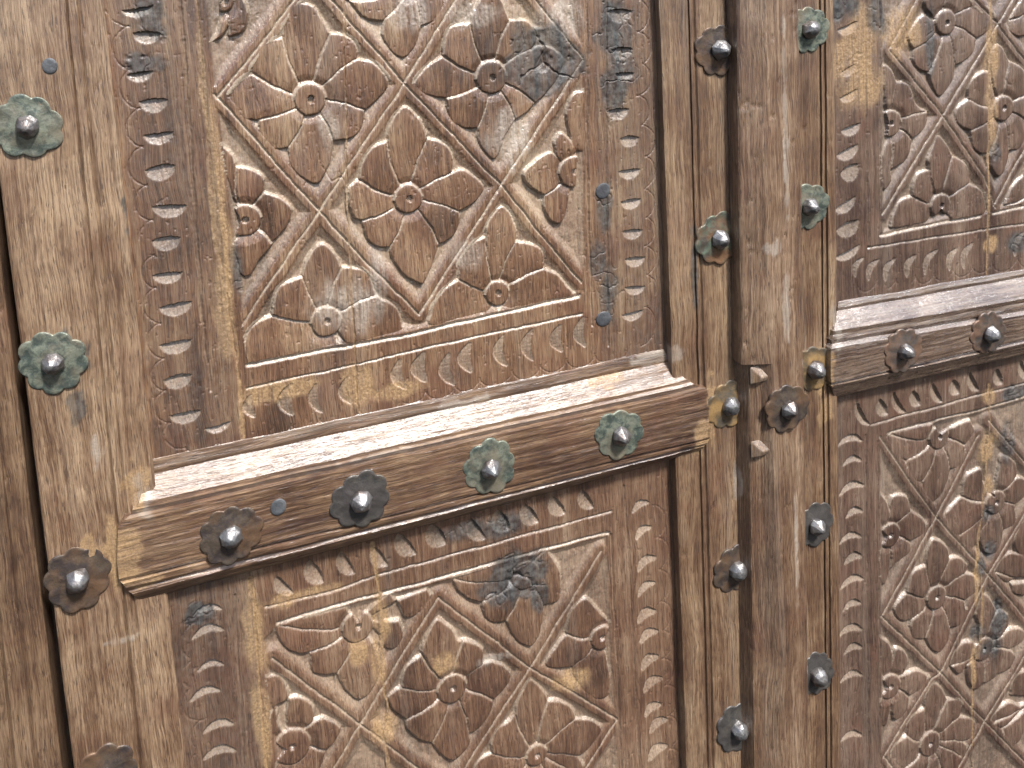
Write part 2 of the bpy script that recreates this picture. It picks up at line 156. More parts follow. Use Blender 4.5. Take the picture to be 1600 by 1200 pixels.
29.7,17.0],["e",[713.0,-329.4],33.5,9.4],["x",[726.8,-347.3],23.6,7.6],["x",[747.5,-353.9],26.8,8.7],["x",[772.3,-358.0],27.2,8.7],["x",[804.5,-358.4],
27.4,9.9],["x",[835.2,-358.6],32.4,9.1],["x",[870.5,-361.0],27.8,9.3],["x",[894.1,-359.9],31.4,9.4],["x",[978.5,-358.2],30.4,9.9],["x",[1022.2,-358.1],
30.8,10.1]],"joints":[[[925.7,45.7],[932.3,-77.6],[930.8,-124.5],[929.7,-203.9],[930.0,-309.4],[930.2,-325.9],[928.5,-367.0],[928.9,-400.5]]],
"bounds":[[692.3,55.3],[694.3,-400.0],[1210.1,-412.0],[1190.6,34.8]],"scal":[{"pts":[[726.5,-370.1],[755.0,-371.0],[783.9,-373.5],[813.3,-374.4],
[843.2,-376.1],[873.6,-376.3],[904.6,-376.4],[936.0,-376.5],[978.8,-376.7],[1033.8,-377.0],[1101.8,-377.3]],"side":1}]},"LR":{"flowers":[{"c":[852.7,
-592.4],"rb":14.5,"petals":[[[773.1,-569.4],[776.7,-582.8],[787.8,-601.2],[801.9,-609.7]],[[802.9,-609.6],[804.7,-624.4],[814.2,-637.9],[826.7,
-642.6]],[[826.7,-642.6],[829.6,-656.3],[843.2,-673.6],[858.8,-662.0],[869.5,-637.7]],[[870.5,-637.1],[890.3,-633.7],[894.1,-612.5]],[[773.1,-568.6],
[804.9,-568.7],[843.0,-571.0]],[[894.1,-611.7],[907.9,-596.9],[901.8,-579.3]]]},{"c":[774.2,-705.1],"rb":14.9,"petals":[[[757.5,-674.9],[753.9,-658.0],
[754.0,-643.7],[765.1,-652.9],[772.5,-667.6],[774.3,-677.7]],[[774.3,-676.1],[776.3,-659.0],[787.6,-655.4],[800.8,-662.0],[805.6,-680.2]],[[805.6,
-681.0],[827.7,-699.8],[825.7,-714.0],[804.5,-719.8]],[[804.5,-721.4],[802.6,-734.0],[783.4,-741.8],[773.9,-752.2]],[[772.0,-751.6],[764.4,-765.8],
[758.8,-754.4],[757.2,-723.1]]]},{"c":[849.4,-812.1],"rb":14.9,"petals":[[[833.6,-764.1],[833.6,-747.5],[845.3,-731.6],[865.1,-747.8],[869.5,-764.1]],
[[869.5,-764.5],[887.2,-768.2],[899.5,-782.6],[894.5,-792.2]],[[894.5,-792.2],[911.9,-801.4],[914.1,-819.2],[894.7,-828.1]],[[894.7,-828.9],[895.9,
-846.4],[885.8,-858.8],[870.6,-857.6]],[[870.6,-857.6],[867.7,-873.8],[853.6,-886.5],[841.6,-879.3],[831.7,-860.9]],[[810.1,-829.0],[807.2,-841.5],
[814.0,-855.4],[830.7,-861.4]],[[802.4,-791.7],[785.1,-801.5],[784.1,-814.4],[794.6,-826.3],[810.1,-829.0]],[[803.4,-791.1],[807.3,-774.8],[814.1,
-765.2],[833.6,-764.4]]]},{"c":[947.8,-704.3],"rb":14.9,"petals":[[[953.3,-657.1],[957.2,-643.0],[978.2,-656.4],[981.6,-674.0],[970.3,-686.4]],[[970.3,
-686.4],[982.8,-679.4],[1002.0,-690.9],[1000.2,-707.5],[981.3,-716.3]],[[981.3,-716.3],[979.6,-739.8],[960.8,-745.0]],[[892.6,-683.6],[874.8,-694.0],
[866.9,-700.2],[872.9,-720.0],[889.0,-732.6]],[[894.6,-682.5],[896.5,-663.1],[904.4,-655.2],[922.6,-653.0],[926.8,-670.6]],[[889.0,-732.6],[895.1,
-747.7],[905.3,-755.5],[915.5,-754.9],[921.5,-741.3]],[[921.5,-739.6],[930.0,-767.3],[950.7,-771.3],[960.8,-745.0]]]},{"c":[773.0,-913.2],"rb":15.3,
"petals":[[[756.1,-869.0],[754.4,-840.2],[763.9,-844.8],[775.2,-861.7],[777.0,-889.2]],[[777.1,-875.8],[781.0,-863.6],[794.5,-871.2],[802.2,-888.9],
[794.4,-901.6]],[[796.3,-902.2],[817.9,-905.9],[833.7,-921.3],[821.8,-931.1],[802.1,-934.8]],[[802.1,-936.6],[798.1,-954.1],[780.5,-961.8],[774.8,
-939.3]],[[772.9,-940.3],[766.9,-965.6],[757.4,-953.8],[755.7,-926.0]]]},{"c":[838.9,-1018.7],"rb":15.8,"petals":[[[829.8,-966.6],[831.8,-944.8],
[843.7,-934.1],[857.9,-946.6],[866.0,-965.0]],[[866.0,-965.0],[886.5,-972.8],[889.1,-985.1],[886.7,-996.7]],[[886.7,-997.0],[903.3,-1004.2],[913.9,
-1016.8],[905.7,-1031.7],[892.1,-1032.3]],[[802.0,-993.4],[802.0,-976.1],[813.9,-966.4],[829.8,-967.0]],[[802.0,-993.7],[782.3,-998.5],[776.4,-1008.5],
[780.2,-1027.2],[797.9,-1037.2]],[[797.9,-1037.2],[803.8,-1060.4],[825.8,-1070.4]],[[825.8,-1070.4],[844.1,-1100.4],[862.5,-1084.0]],[[862.5,-1084.0],
[885.2,-1079.9],[893.3,-1057.8]],[[893.3,-1057.8],[901.6,-1048.2],[892.1,-1032.3]]]},{"c":[929.5,-910.5],"rb":15.5,"petals":[[[876.0,-916.1],[877.9,
-901.1],[894.2,-888.9],[910.6,-892.4]],[[876.0,-916.1],[882.2,-926.8],[892.4,-931.8],[902.7,-922.9]],[[902.7,-923.8],[904.9,-948.2],[917.6,-962.9],
[930.1,-956.5]],[[930.1,-958.2],[951.1,-954.5],[953.0,-937.4]],[[951.1,-952.7],[972.4,-952.5],[982.9,-936.3],[974.1,-924.6]],[[974.1,-923.7],[997.7,
-919.6],[997.4,-903.5],[973.7,-894.4],[961.0,-901.0]],[[958.9,-900.4],[971.4,-888.4],[971.2,-874.3],[954.1,-865.6],[941.7,-875.8]],[[925.0,-875.9],
[916.5,-857.8],[926.6,-833.1],[939.2,-842.0],[949.9,-860.9]]]},{"c":[1037.3,-833.8],"rb":16.9,"petals":[[[951.2,-804.1],[955.2,-793.2],[976.1,-785.2],
[997.5,-792.8]],[[952.3,-805.2],[961.9,-817.5],[976.8,-825.2],[997.9,-815.6]],[[979.0,-827.6],[983.5,-842.9],[1002.9,-852.1],[1020.1,-846.5]],[[984.5,
-780.6],[984.2,-765.0],[996.6,-746.0],[1018.4,-762.1]]]},{"c":[1036.8,-1006.2],"rb":17.6,"petals":[[[947.8,-1023.2],[949.8,-1013.1],[975.4,-1002.0],
[997.3,-1014.8]],[[950.0,-1024.8],[969.4,-1036.1],[995.3,-1023.2]],[[969.5,-1037.9],[969.7,-1052.5],[991.7,-1067.6],[1006.7,-1049.1]],[[981.7,-995.1],
[983.6,-974.1],[1000.8,-965.3],[1023.0,-981.6]]]}],"lattice":[[[758.3,-568.7],[782.8,-606.4],[847.0,-698.2],[935.9,-803.1],[999.2,-882.0],[1122.2,
-1024.7]],[[917.3,-603.4],[847.0,-698.2],[759.5,-809.7]],[[759.5,-809.7],[855.1,-919.8],[931.7,-1016.9],[1052.4,-1160.6],[1129.4,-1251.7]],[[855.1,
-919.8],[935.9,-803.1],[996.4,-734.5],[1086.5,-642.1]],[[760.2,-1009.6],[839.0,-924.7],[855.1,-919.8]],[[931.7,-1016.9],[1000.4,-944.1],[1092.5,
-849.5]],[[933.3,-586.1],[995.0,-657.0],[1140.0,-814.8]],[[855.7,-1106.0],[931.7,-1016.9]],[[762.3,-1008.5],[833.9,-1116.8]]],"field":[[757.3,-568.5],
[773.1,-567.9],[993.3,-568.4],[1217.0,-570.5],[1249.3,-1309.4],[756.3,-1115.0]],"lines":[[[773.1,-567.9],[866.4,-567.7],[917.0,-569.4],[993.3,-568.4],
[1216.9,-568.6]]],"lines2":[[[745.7,-550.9],[818.1,-550.3],[921.0,-548.7],[993.0,-549.8],[1216.2,-552.7]],[[736.9,-562.2],[737.1,-748.2],[736.6,
-1014.7],[736.7,-1107.2]],[[755.3,-574.7],[755.9,-753.6],[756.0,-1021.8],[756.3,-1115.0]]],"cres":[["u",[713.8,-563.5],34.4,8.2],["u",[716.3,-590.5],
25.9,7.4],["u",[715.0,-625.1],34.8,8.4],["u",[718.4,-658.7],23.4,8.4],["u",[712.2,-690.0],31.1,7.6],["u",[715.8,-718.2],25.4,10.2],["u",[713.5,-748.3],
33.3,8.6],["u",[713.1,-780.1],25.6,8.6],["u",[710.7,-813.2],33.6,9.6],["u",[714.3,-839.7],25.9,8.8],["u",[710.9,-876.4],31.9,8.0],["u",[709.9,-959.8],
32.3,8.0],["l",[730.4,-534.3],36.2,8.8],["l",[762.5,-533.1],23.2,14.0],["l",[787.1,-533.5],33.4,9.2],["l",[814.1,-532.6],21.8,13.4],["l",[846.6,
-532.8],28.8,10.4],["l",[876.6,-530.7],20.4,14.9],["l",[906.0,-530.0],29.2,10.8],["l",[948.8,-532.0],22.6,13.3],["l",[992.6,-532.2],30.0,11.4]],
"joints":[[[933.8,-537.5],[936.6,-590.3],[928.9,-676.7],[918.8,-745.7],[926.3,-829.6],[923.6,-893.5],[912.0,-945.8],[910.2,-992.3],[913.2,-1079.4],
[916.4,-1178.1]]],"bounds":[[687.5,-486.2],[691.2,-1089.3],[1249.3,-1309.4],[1215.3,-531.2]],"scal":[]},"rail_L":[[[-76.8,-399.3],[461.5,-397.1],-13],
[[-77.4,-400.2],[462.0,-399.5],-11.5],[[-80.1,-410.6],[466.3,-409.3],-10],[[-81.5,-413.3],[468.4,-413.2],-11],[[-84.5,-417.0],[472.0,-418.0],-7],
[[-88.2,-424.2],[474.8,-426.2],-1],[[-90.6,-429.3],[479.5,-430.9],3.6],[[-93.3,-433.2],[483.7,-434.2],3.2],[[-96.3,-433.0],[486.4,-436.3],6.2],[[-98.7,
-438.2],[493.6,-441.9],3.8],[[-103.8,-439.0],[500.3,-442.7],8],[[-109.9,-445.8],[501.5,-448.0],8.3],[[-113.8,-478.0],[502.0,-482.4],8.3],[[-113.9,
-493.7],[502.4,-499.9],8],[[-113.6,-498.1],[504.7,-503.7],4.8],[[-111.3,-499.1],[501.7,-503.7],7.6],[[-109.1,-504.4],[500.3,-506.6],7.2],[[-108.3,
-509.3],[501.2,-510.3],3.6],[[-104.7,-512.7],[496.5,-511.2],5.4],[[-99.7,-524.3],[494.3,-520.4],-1],[[-99.8,-534.5],[500.6,-530.0],-12.5]],
"rail_R":[[[698.8,-385.2],[1210.4,-400.5],-12.5],[[697.3,-387.5],[1208.0,-401.5],-11],[[694.8,-392.8],[1205.6,-405.1],-9.5],[[694.8,-396.3],[1207.5,
-409.3],-10.5],[[685.5,-402.7],[1195.4,-419.4],-3],[[674.9,-411.5],[1182.7,-432.4],5],[[674.8,-416.6],[1184.7,-439.2],4],[[671.6,-421.6],[1182.6,
-445.5],5.4],[[673.5,-426.6],[1186.1,-449.4],3.4],[[668.0,-429.8],[1178.6,-452.7],8],[[666.9,-434.9],[1178.5,-457.9],8.2],[[666.4,-464.3],[1179.5,
-480.3],8.2],[[667.4,-471.6],[1179.7,-477.7],8],[[670.4,-475.4],[1185.2,-481.7],4.8],[[668.7,-476.0],[1180.8,-484.4],7.5],[[672.7,-482.4],[1186.6,
-492.1],4.2],[[679.4,-495.1],[1195.8,-503.9],-1],[[691.4,-505.0],[1215.4,-514.0],-12.5]],"stile_LL":[[[-179.4,-199.7],[-181.5,-707.6],-40],[[-170.1,
-189.4],[-172.1,-671.0],-1.5],[[-168.3,-189.2],[-170.1,-670.1],0],[[-104.7,-59.0],[-114.9,-559.7],0],[[-104.0,-59.3],[-114.3,-562.0],-2.4],[[-102.2,
-59.3],[-112.3,-560.6],0],[[-96.1,-59.9],[-107.4,-561.8],0.3],[[-94.9,-60.2],[-106.1,-564.3],-2.2],[[-92.6,-60.3],[-103.7,-563.5],-0.3],[[-74.4,21.3],
[-79.2,-706.0],-2.5],[[-73.0,21.2],[-77.7,-708.2],-4],[[-73.4,21.5],[-78.1,-717.4],-13]],"stile_LR":[[[466.5,-15.0],[463.4,-915.7],-13],[[464.8,-15.2],
[464.1,-903.5],-1],[[467.1,-15.3],[466.8,-903.4],0],[[496.8,-17.3],[489.7,-911.6],0.2],[[500.4,-17.5],[493.5,-916.1],-2.8],[[500.0,-17.6],[494.1,
-913.4],0],[[502.9,-17.8],[496.6,-914.1],0.2],[[506.5,-17.9],[500.3,-918.4],-2.6],[[507.9,-18.1],[501.2,-916.2],-0.2],[[525.4,-19.3],[520.8,-922.8],
0.4],[[542.3,-20.4],[542.3,-931.1],0],[[545.1,-20.6],[545.2,-933.7],-1.5],[[574.8,-21.7],[574.9,-984.6],-40]],"cover":[[[545.6,-21.0],[540.2,-416.2],
-9],[[545.6,-21.0],[540.2,-416.2],15],[[547.2,-21.1],[541.9,-416.1],17],[[558.1,-22.0],[553.6,-416.6],21],[[572.5,-23.1],[569.8,-417.4],26.5],[[574.9,
-23.2],[572.3,-417.9],26.5],[[598.3,-24.7],[596.7,-424.1],23.5],[[617.7,-26.0],[616.1,-429.6],20],[[621.6,-26.2],[618.2,-940.7],17.5],[[621.6,-26.2],
[618.2,-940.7],0.05]],"stile_RL":[[[545.6,-21.0],[540.2,-416.2],-40],[[545.6,-21.0],[540.2,-416.2],-0.3],[[640.2,-27.0],[632.3,-964.4],-0.3],[[664.7,
-28.7],[657.7,-973.4],0],[[668.8,-28.9],[661.9,-978.0],-3],[[668.1,-28.9],[661.5,-974.8],0],[[670.7,-29.1],[664.4,-975.8],0],[[675.3,-29.3],[669.2,
-980.7],-3],[[675.2,-29.4],[669.4,-977.9],-0.2],[[683.3,-29.9],[680.4,-982.2],-0.5],[[686.5,-30.1],[683.8,-985.0],-2],[[686.5,-30.1],[683.8,-985.0],
-13]],"jamb":[[[-252.8,-175.8],[-271.2,-637.3],-4],[[-206.6,-183.2],[-222.0,-655.3],-4],[[-206.2,-183.9],[-221.6,-657.5],-6],[[-203.4,-183.4],[-218.7,
-655.5],-3],[[-193.9,-184.9],[-204.5,-660.7],-3],[[-193.3,-185.9],[-203.8,-664.0],-6],[[-190.7,-186.0],[-200.4,-664.2],-5],[[-182.3,-187.7],[-187.8,
-669.9],-6],[[-179.1,-189.1],[-183.9,-674.5],-9],[[-178.9,-189.4],[-183.6,-675.6],-10],[[-178.9,-189.4],[-183.6,-675.6],-48]],"rosettes":[["a",[-143.4,
-80.0],28.1,0,"green"],["a",[-146.6,-286.1],28.6,0,"green"],["a",[-148.6,-488.5],29.6,0,"rust"],["a",[-147.7,-686.2],30.6,0,"rust"],["a",[-132.3,93.0],
24.8,0,"green"],["a",[-14.1,-477.0],28.8,8.3,"rust"],["a",[108.9,-473.3],29.4,8.3,"steel"],["a",[243.2,-471.9],29.3,8.3,"green"],["a",[390.6,-470.5],
28.6,8.3,"green"],["a",[533.2,-72.9],28.7,0.3,"rust"],["a",[526.4,-278.8],29.5,0.3,"rustgreen"],["a",[533.4,-472.3],28.7,0.3,"filler"],["a",[536.5,
-672.2],30.1,0.3,"rust"],["a",[533.0,-873.6],30.6,0.3,"steel"],["b",[588.9,-475.0],28.4,26.2,"rust"],["b",[649.7,-60.1],26.9,-0.2,"green"],["b",[645.8,
-259.9],28.2,-0.2,"green"],["b",[649.3,-453.0],28.0,-0.2,"filler"],["b",[647.5,-647.2],27.6,-0.2,"steel"],["b",[645.9,-841.1],28.0,-0.2,"steel"],["b",
[770.9,-451.3],27.9,8.3,"copper"],["b",[903.4,-454.9],28.2,8.3,"copper"],["b",[1039.8,-456.6],28.4,8.3,"copper"]],"dowels":[["a",[-120.6,-30.8],6.4,0],
["a",[31.1,-461.3],7.6,8.3],["p",[396.0,-210.8],8.3,-12],["p",[389.8,-350.4],8.5,-12]],"blots":[["ochre",[7.6,-117.5],5.3,74.0],["ochre",[6.5,-213.6],
8.0,49.5],["ochre",[-1.0,-280.0],10.6,37.1],["ochre",[119.7,-367.8],17.9,22.2],["ochre",[45.3,-358.7],40.5,10.1],["ochre",[157.7,-382.4],27.9,9.3],
["ochre",[182.6,-408.1],21.1,6.7],["knot",[337.7,-69.8],43.5,40.8],["stain",[309.4,-49.2],13.0,23.7],["stain",[421.0,-51.8],26.6,65.0],["stain",[414.7,
-105.0],19.2,36.1],["stain",[397.2,-233.1],11.8,43.1],["stain",[396.5,-324.5],16.2,36.0],["stain",[386.9,-287.5],10.3,35.9],["stain",[-46.7,-36.5],
19.4,12.0],["stain",[-37.4,2.2],19.5,24.0],["pale",[296.7,-142.3],27.3,34.7],["pale",[260.5,-13.6],28.4,15.0],["pale",[198.7,-9.2],21.0,20.0],["pale",
[116.5,-288.6],34.4,30.0],["pale",[244.4,-254.4],18.5,17.8],["pale",[147.4,-261.6],11.1,33.0],["pale",[112.4,-111.6],15.0,19.4],["pale",[360.0,-27.3],
29.2,24.1],["ochre",[1.9,-249.6],9.3,30.9],["stain",[15.6,-239.6],6.7,28.0],["stain",[263.9,-554.6],33.0,16.6],["stain",[214.1,-548.6],35.5,13.6],
["knot",[271.8,-617.0],41.8,32.0],["stain",[299.3,-645.9],11.6,21.1],["stain",[290.4,-606.0],28.9,11.2],["ochre",[-1.4,-605.2],10.7,56.4],["ochre",
[-3.9,-687.2],9.4,56.6],["ochre",[123.2,-615.5],9.7,39.6],["ochre",[117.4,-663.7],8.3,33.0],["ochre",[116.7,-743.4],15.3,19.8],["ochre",[45.3,-571.5],
40.7,8.9],["ochre",[335.5,-756.9],26.3,15.6],["pale",[243.5,-704.1],18.6,6.9],["ochre",[97.1,-650.1],12.4,19.6],["stain",[-51.7,-562.9],22.4,15.9],
["ochre",[183.0,-692.1],16.9,13.5],["ochre",[794.7,-74.5],33.4,35.1],["ochre",[734.3,-77.2],31.5,47.2],["ochre",[733.9,-121.6],31.5,47.2],["stain",
[757.5,-53.1],17.4,26.9],["stain",[712.2,-40.3],23.5,18.8],["stain",[837.7,-85.5],8.0,48.3],["ochre",[932.9,-124.7],11.4,57.4],["ochre",[936.9,-196.6],
8.1,49.3],["stain",[939.5,-237.2],9.8,16.4],["ochre",[935.7,-351.5],13.0,11.5],["stain",[978.5,-358.2],19.6,16.5],["ochre",[715.9,-97.7],23.5,31.3],
["ochre",[932.9,-554.6],16.2,11.5],["stain",[971.0,-558.4],27.7,11.6],["ochre",[933.8,-624.7],16.2,24.6],["stain",[966.7,-632.4],16.3,33.0],["ochre",
[937.7,-678.9],11.4,21.3],["stain",[938.8,-769.2],11.4,19.7],["stain",[934.8,-713.9],11.4,16.4],["ochre",[916.1,-799.2],6.5,49.0],["stain",[953.6,
-874.8],21.1,28.0],["stain",[942.8,-908.8],21.1,24.6],["ochre",[911.8,-927.0],4.9,40.8],["stain",[920.2,-883.2],14.6,16.3],["stain",[924.7,-788.0],8.1,
13.1]],"cover_low":[[[545.6,-21.0],[540.2,-416.2],-9],[[550.1,-419.3],[543.0,-915.8],15],[[551.8,-419.2],[544.8,-915.4],16],[[561.4,-419.6],[557.9,
-916.5],19.5],[[569.8,-418.1],[572.4,-914.6],26.5],[[572.3,-418.6],[576.0,-915.9],26.5],[[596.7,-424.9],[596.5,-926.5],23.5],[[616.1,-430.3],[615.0,
-936.9],20],[[621.6,-26.2],[618.2,-940.7],17.5],[[621.6,-26.2],[618.2,-940.7],0.05]],"zc":-419.8,"stops":[[[564.0,-433.4],13,10],[[562.5,-519.5],13,
10]],"xblots":[["pale",[597.1,-164.7],3.8,114.3],["pale",[594.7,-362.2],6.9,38.1],["pale",[601.9,-643.9],3.9,76.5],["pale",[540.7,-572.6],4.6,22.6],
["pale",[-119.2,-558.4],16.7,3.0],["pale",[137.5,-435.3],41.7,2.6],["pale",[-121.0,-371.6],6.4,17.6],["stain",[-132.7,-333.1],7.6,17.4],["stain",
[-69.7,-163.3],6.5,35.7],["stain",[495.5,-308.5],4.5,52.0],["ochre",[-104.9,-474.0],16.8,35.6],["ochre",[-116.6,-470.8],7.7,41.3],["ochre",[-90.2,
-503.3],19.5,8.4],["ochre",[-137.8,-477.3],11.5,29.2],["ochre",[-90.5,-415.6],11.6,23.8],["ochre",[492.6,-499.8],10.6,25.3],["ochre",[510.1,-473.5],
9.1,37.3],["ochre",[662.6,-459.5],10.9,38.8],["ochre",[666.3,-507.6],10.9,23.3],["ochre",[385.0,-417.4],25.1,7.2],["pale",[578.6,-292.7],12.3,10.6],
["pale",[447.9,-401.3],29.9,10.3],["pale",[-86.1,-426.0],10.4,20.3],["pale",[219.3,-410.0],28.4,8.2],["stain",[-132.7,-285.9],12.7,23.1],["pale",
[681.6,-408.6],7.8,31.2]]}''')
# ------------------------------------------------------------------ helpers
RNG = np.random.RandomState(7)
TAB = RNG.rand(512, 512)
def vnoise(x, y, s=0):
    xi = np.floor(x).astype(int); yi = np.floor(y).astype(int); fx = x - xi; fy = y - yi
    fx = fx*fx*(3-2*fx); fy = fy*fy*(3-2*fy); xi += s*37; yi += s*91
    g = lambda a, b: TAB[a % 512, b % 512]
    return (g(xi,yi)*(1-fx)+g(xi+1,yi)*fx)*(1-fy) + (g(xi,yi+1)*(1-fx)+g(xi+1,yi+1)*fx)*fy - .5
def fbm(x, y, s=0, n=3):
    r = 0; a = 1
    for k in range(n): r = r + a*vnoise(x, y, s+k); x = x*2.03; y = y*2.03; a *= .5
    return r
def smooth(a, b, x):
    t = np.clip((x-a)/(b-a), 0, 1); return t*t*(3-2*t)

def new_mesh(name, co, quads, mat, parent, wear_and_sheen=None, tris=None, flat=False):
    """co in millimetres (x, out of the door, z) -> world metres; origin set to the piece's own centre"""
    co = np.asarray(co, float); W_ = np.empty_like(co)
    W_[:,0] = co[:,0]*.001; W_[:,1] = -co[:,1]*.001; W_[:,2] = co[:,2]*.001 + HZ
    ctr = (W_.min(0)+W_.max(0))/2; W_ -= ctr
    me = bpy.data.meshes.new(name)
    polys = [np.asarray(q).reshape(-1, k) for q, k in ((quads, 4), (tris, 3)) if q is not None and len(q)]
    nl = sum(p.size for p in polys); nf = sum(len(p) for p in polys)
    me.vertices.add(len(W_)); me.vertices.foreach_set('co', W_.ravel().astype(np.float32))
    me.loops.add(nl); me.loops.foreach_set('vertex_index', np.concatenate([p.ravel() for p in polys]).astype(np.int32))
    me.polygons.add(nf)
    tot = np.concatenate([np.full(len(p), p.shape[1]) for p in polys]); st = np.concatenate([[0], np.cumsum(tot)[:-1]])
    me.polygons.foreach_set('loop_start', st.astype(np.int32)); me.polygons.foreach_set('loop_total', tot.astype(np.int32))
    me.polygons.foreach_set('use_smooth', np.full(nf, not flat))
    me.update(calc_edges=True)
    if wear_and_sheen is not None:
        at = me.color_attributes.new('wear_and_sheen', 'FLOAT_COLOR', 'POINT'); at.data.foreach_set('color', np.asarray(wear_and_sheen, np.float32).ravel())
    me.materials.append(mat)
    o = bpy.data.objects.new(name, me); C.objects.link(o)
    if parent is None: o.location = ctr
    else:
        o.parent = parent; pw = parent['_w'] if '_w' in parent else (0, 0, 0)
        o.location = ctr - np.array(pw)
    o['_w'] = [float(v) for v in ctr]
    return o
def thing(name, loc, label, cat, group=None):
    o = bpy.data.objects.new(name, None); C.objects.link(o); o.location = loc; o['_w'] = [float(v) for v in loc]
    o['label'] = label; o['category'] = cat
    if group: o['group'] = group
    return o

# ------------------------------------------------------------------ materials
def mk(name):
    m = bpy.data.materials.new(name); m.use_nodes = True; n = m.node_tree
    b = n.nodes['Principled BSDF']
    return m, n, b
class G:
    def __init__(s, n): s.n = n
    def node(s, t, **k):
        x = s.n.nodes.new(t)
        for a, v in k.items(): setattr(x, a, v)
        return x
    def link(s, a, b): s.n.links.new(a, b)
    def noise(s, vec, scale, detail=3, rough=.55, dist=0):
        x = s.node('ShaderNodeTexNoise'); s.link(vec, x.inputs['Vector']); x.inputs['Scale'].default_value = scale
        x.inputs['Detail'].default_value = detail; x.inputs['Roughness'].default_value = rough; x.inputs['Distortion'].default_value = dist
        return x.outputs['Fac']
    def math(s, op, a, b=0, c=None, clamp=False):
        x = s.node('ShaderNodeMath', operation=op, use_clamp=clamp)
        for i, v in enumerate((a, b) if c is None else (a, b, c)):
            if isinstance(v, (int, float)): x.inputs[i].default_value = v
            else: s.link(v, x.inputs[i])
        return x.outputs[0]
    def rng(s, v, a, b, c=0, d=1):
        x = s.node('ShaderNodeMapRange'); s.link(v, x.inputs[0])
        for i, k in enumerate((a, b, c, d)): x.inputs[i+1].default_value = k
        return x.outputs[0]
    def mix(s, f, a, b, mode='MIX'):
        x = s.node('ShaderNodeMix', data_type='RGBA', blend_type=mode)
        for i, v in ((0, f), (6, a), (7, b)):
            if isinstance(v, (int, float)): x.inputs[i].default_value = v
            elif isinstance(v, tuple): x.inputs[i].default_value = (*v, 1)
            else: s.link(v, x.inputs[i])
        return x.outputs[2]
    def mapping(s, vec, sc_, rot=(0,0,0), loc=(0,0,0)):
        x = s.node('ShaderNodeMapping'); s.link(vec, x.inputs[0]); x.inputs['Scale'].default_value = sc_; x.inputs['Rotation'].default_value = rot; x.inputs['Location'].default_value = loc
        return x.outputs[0]

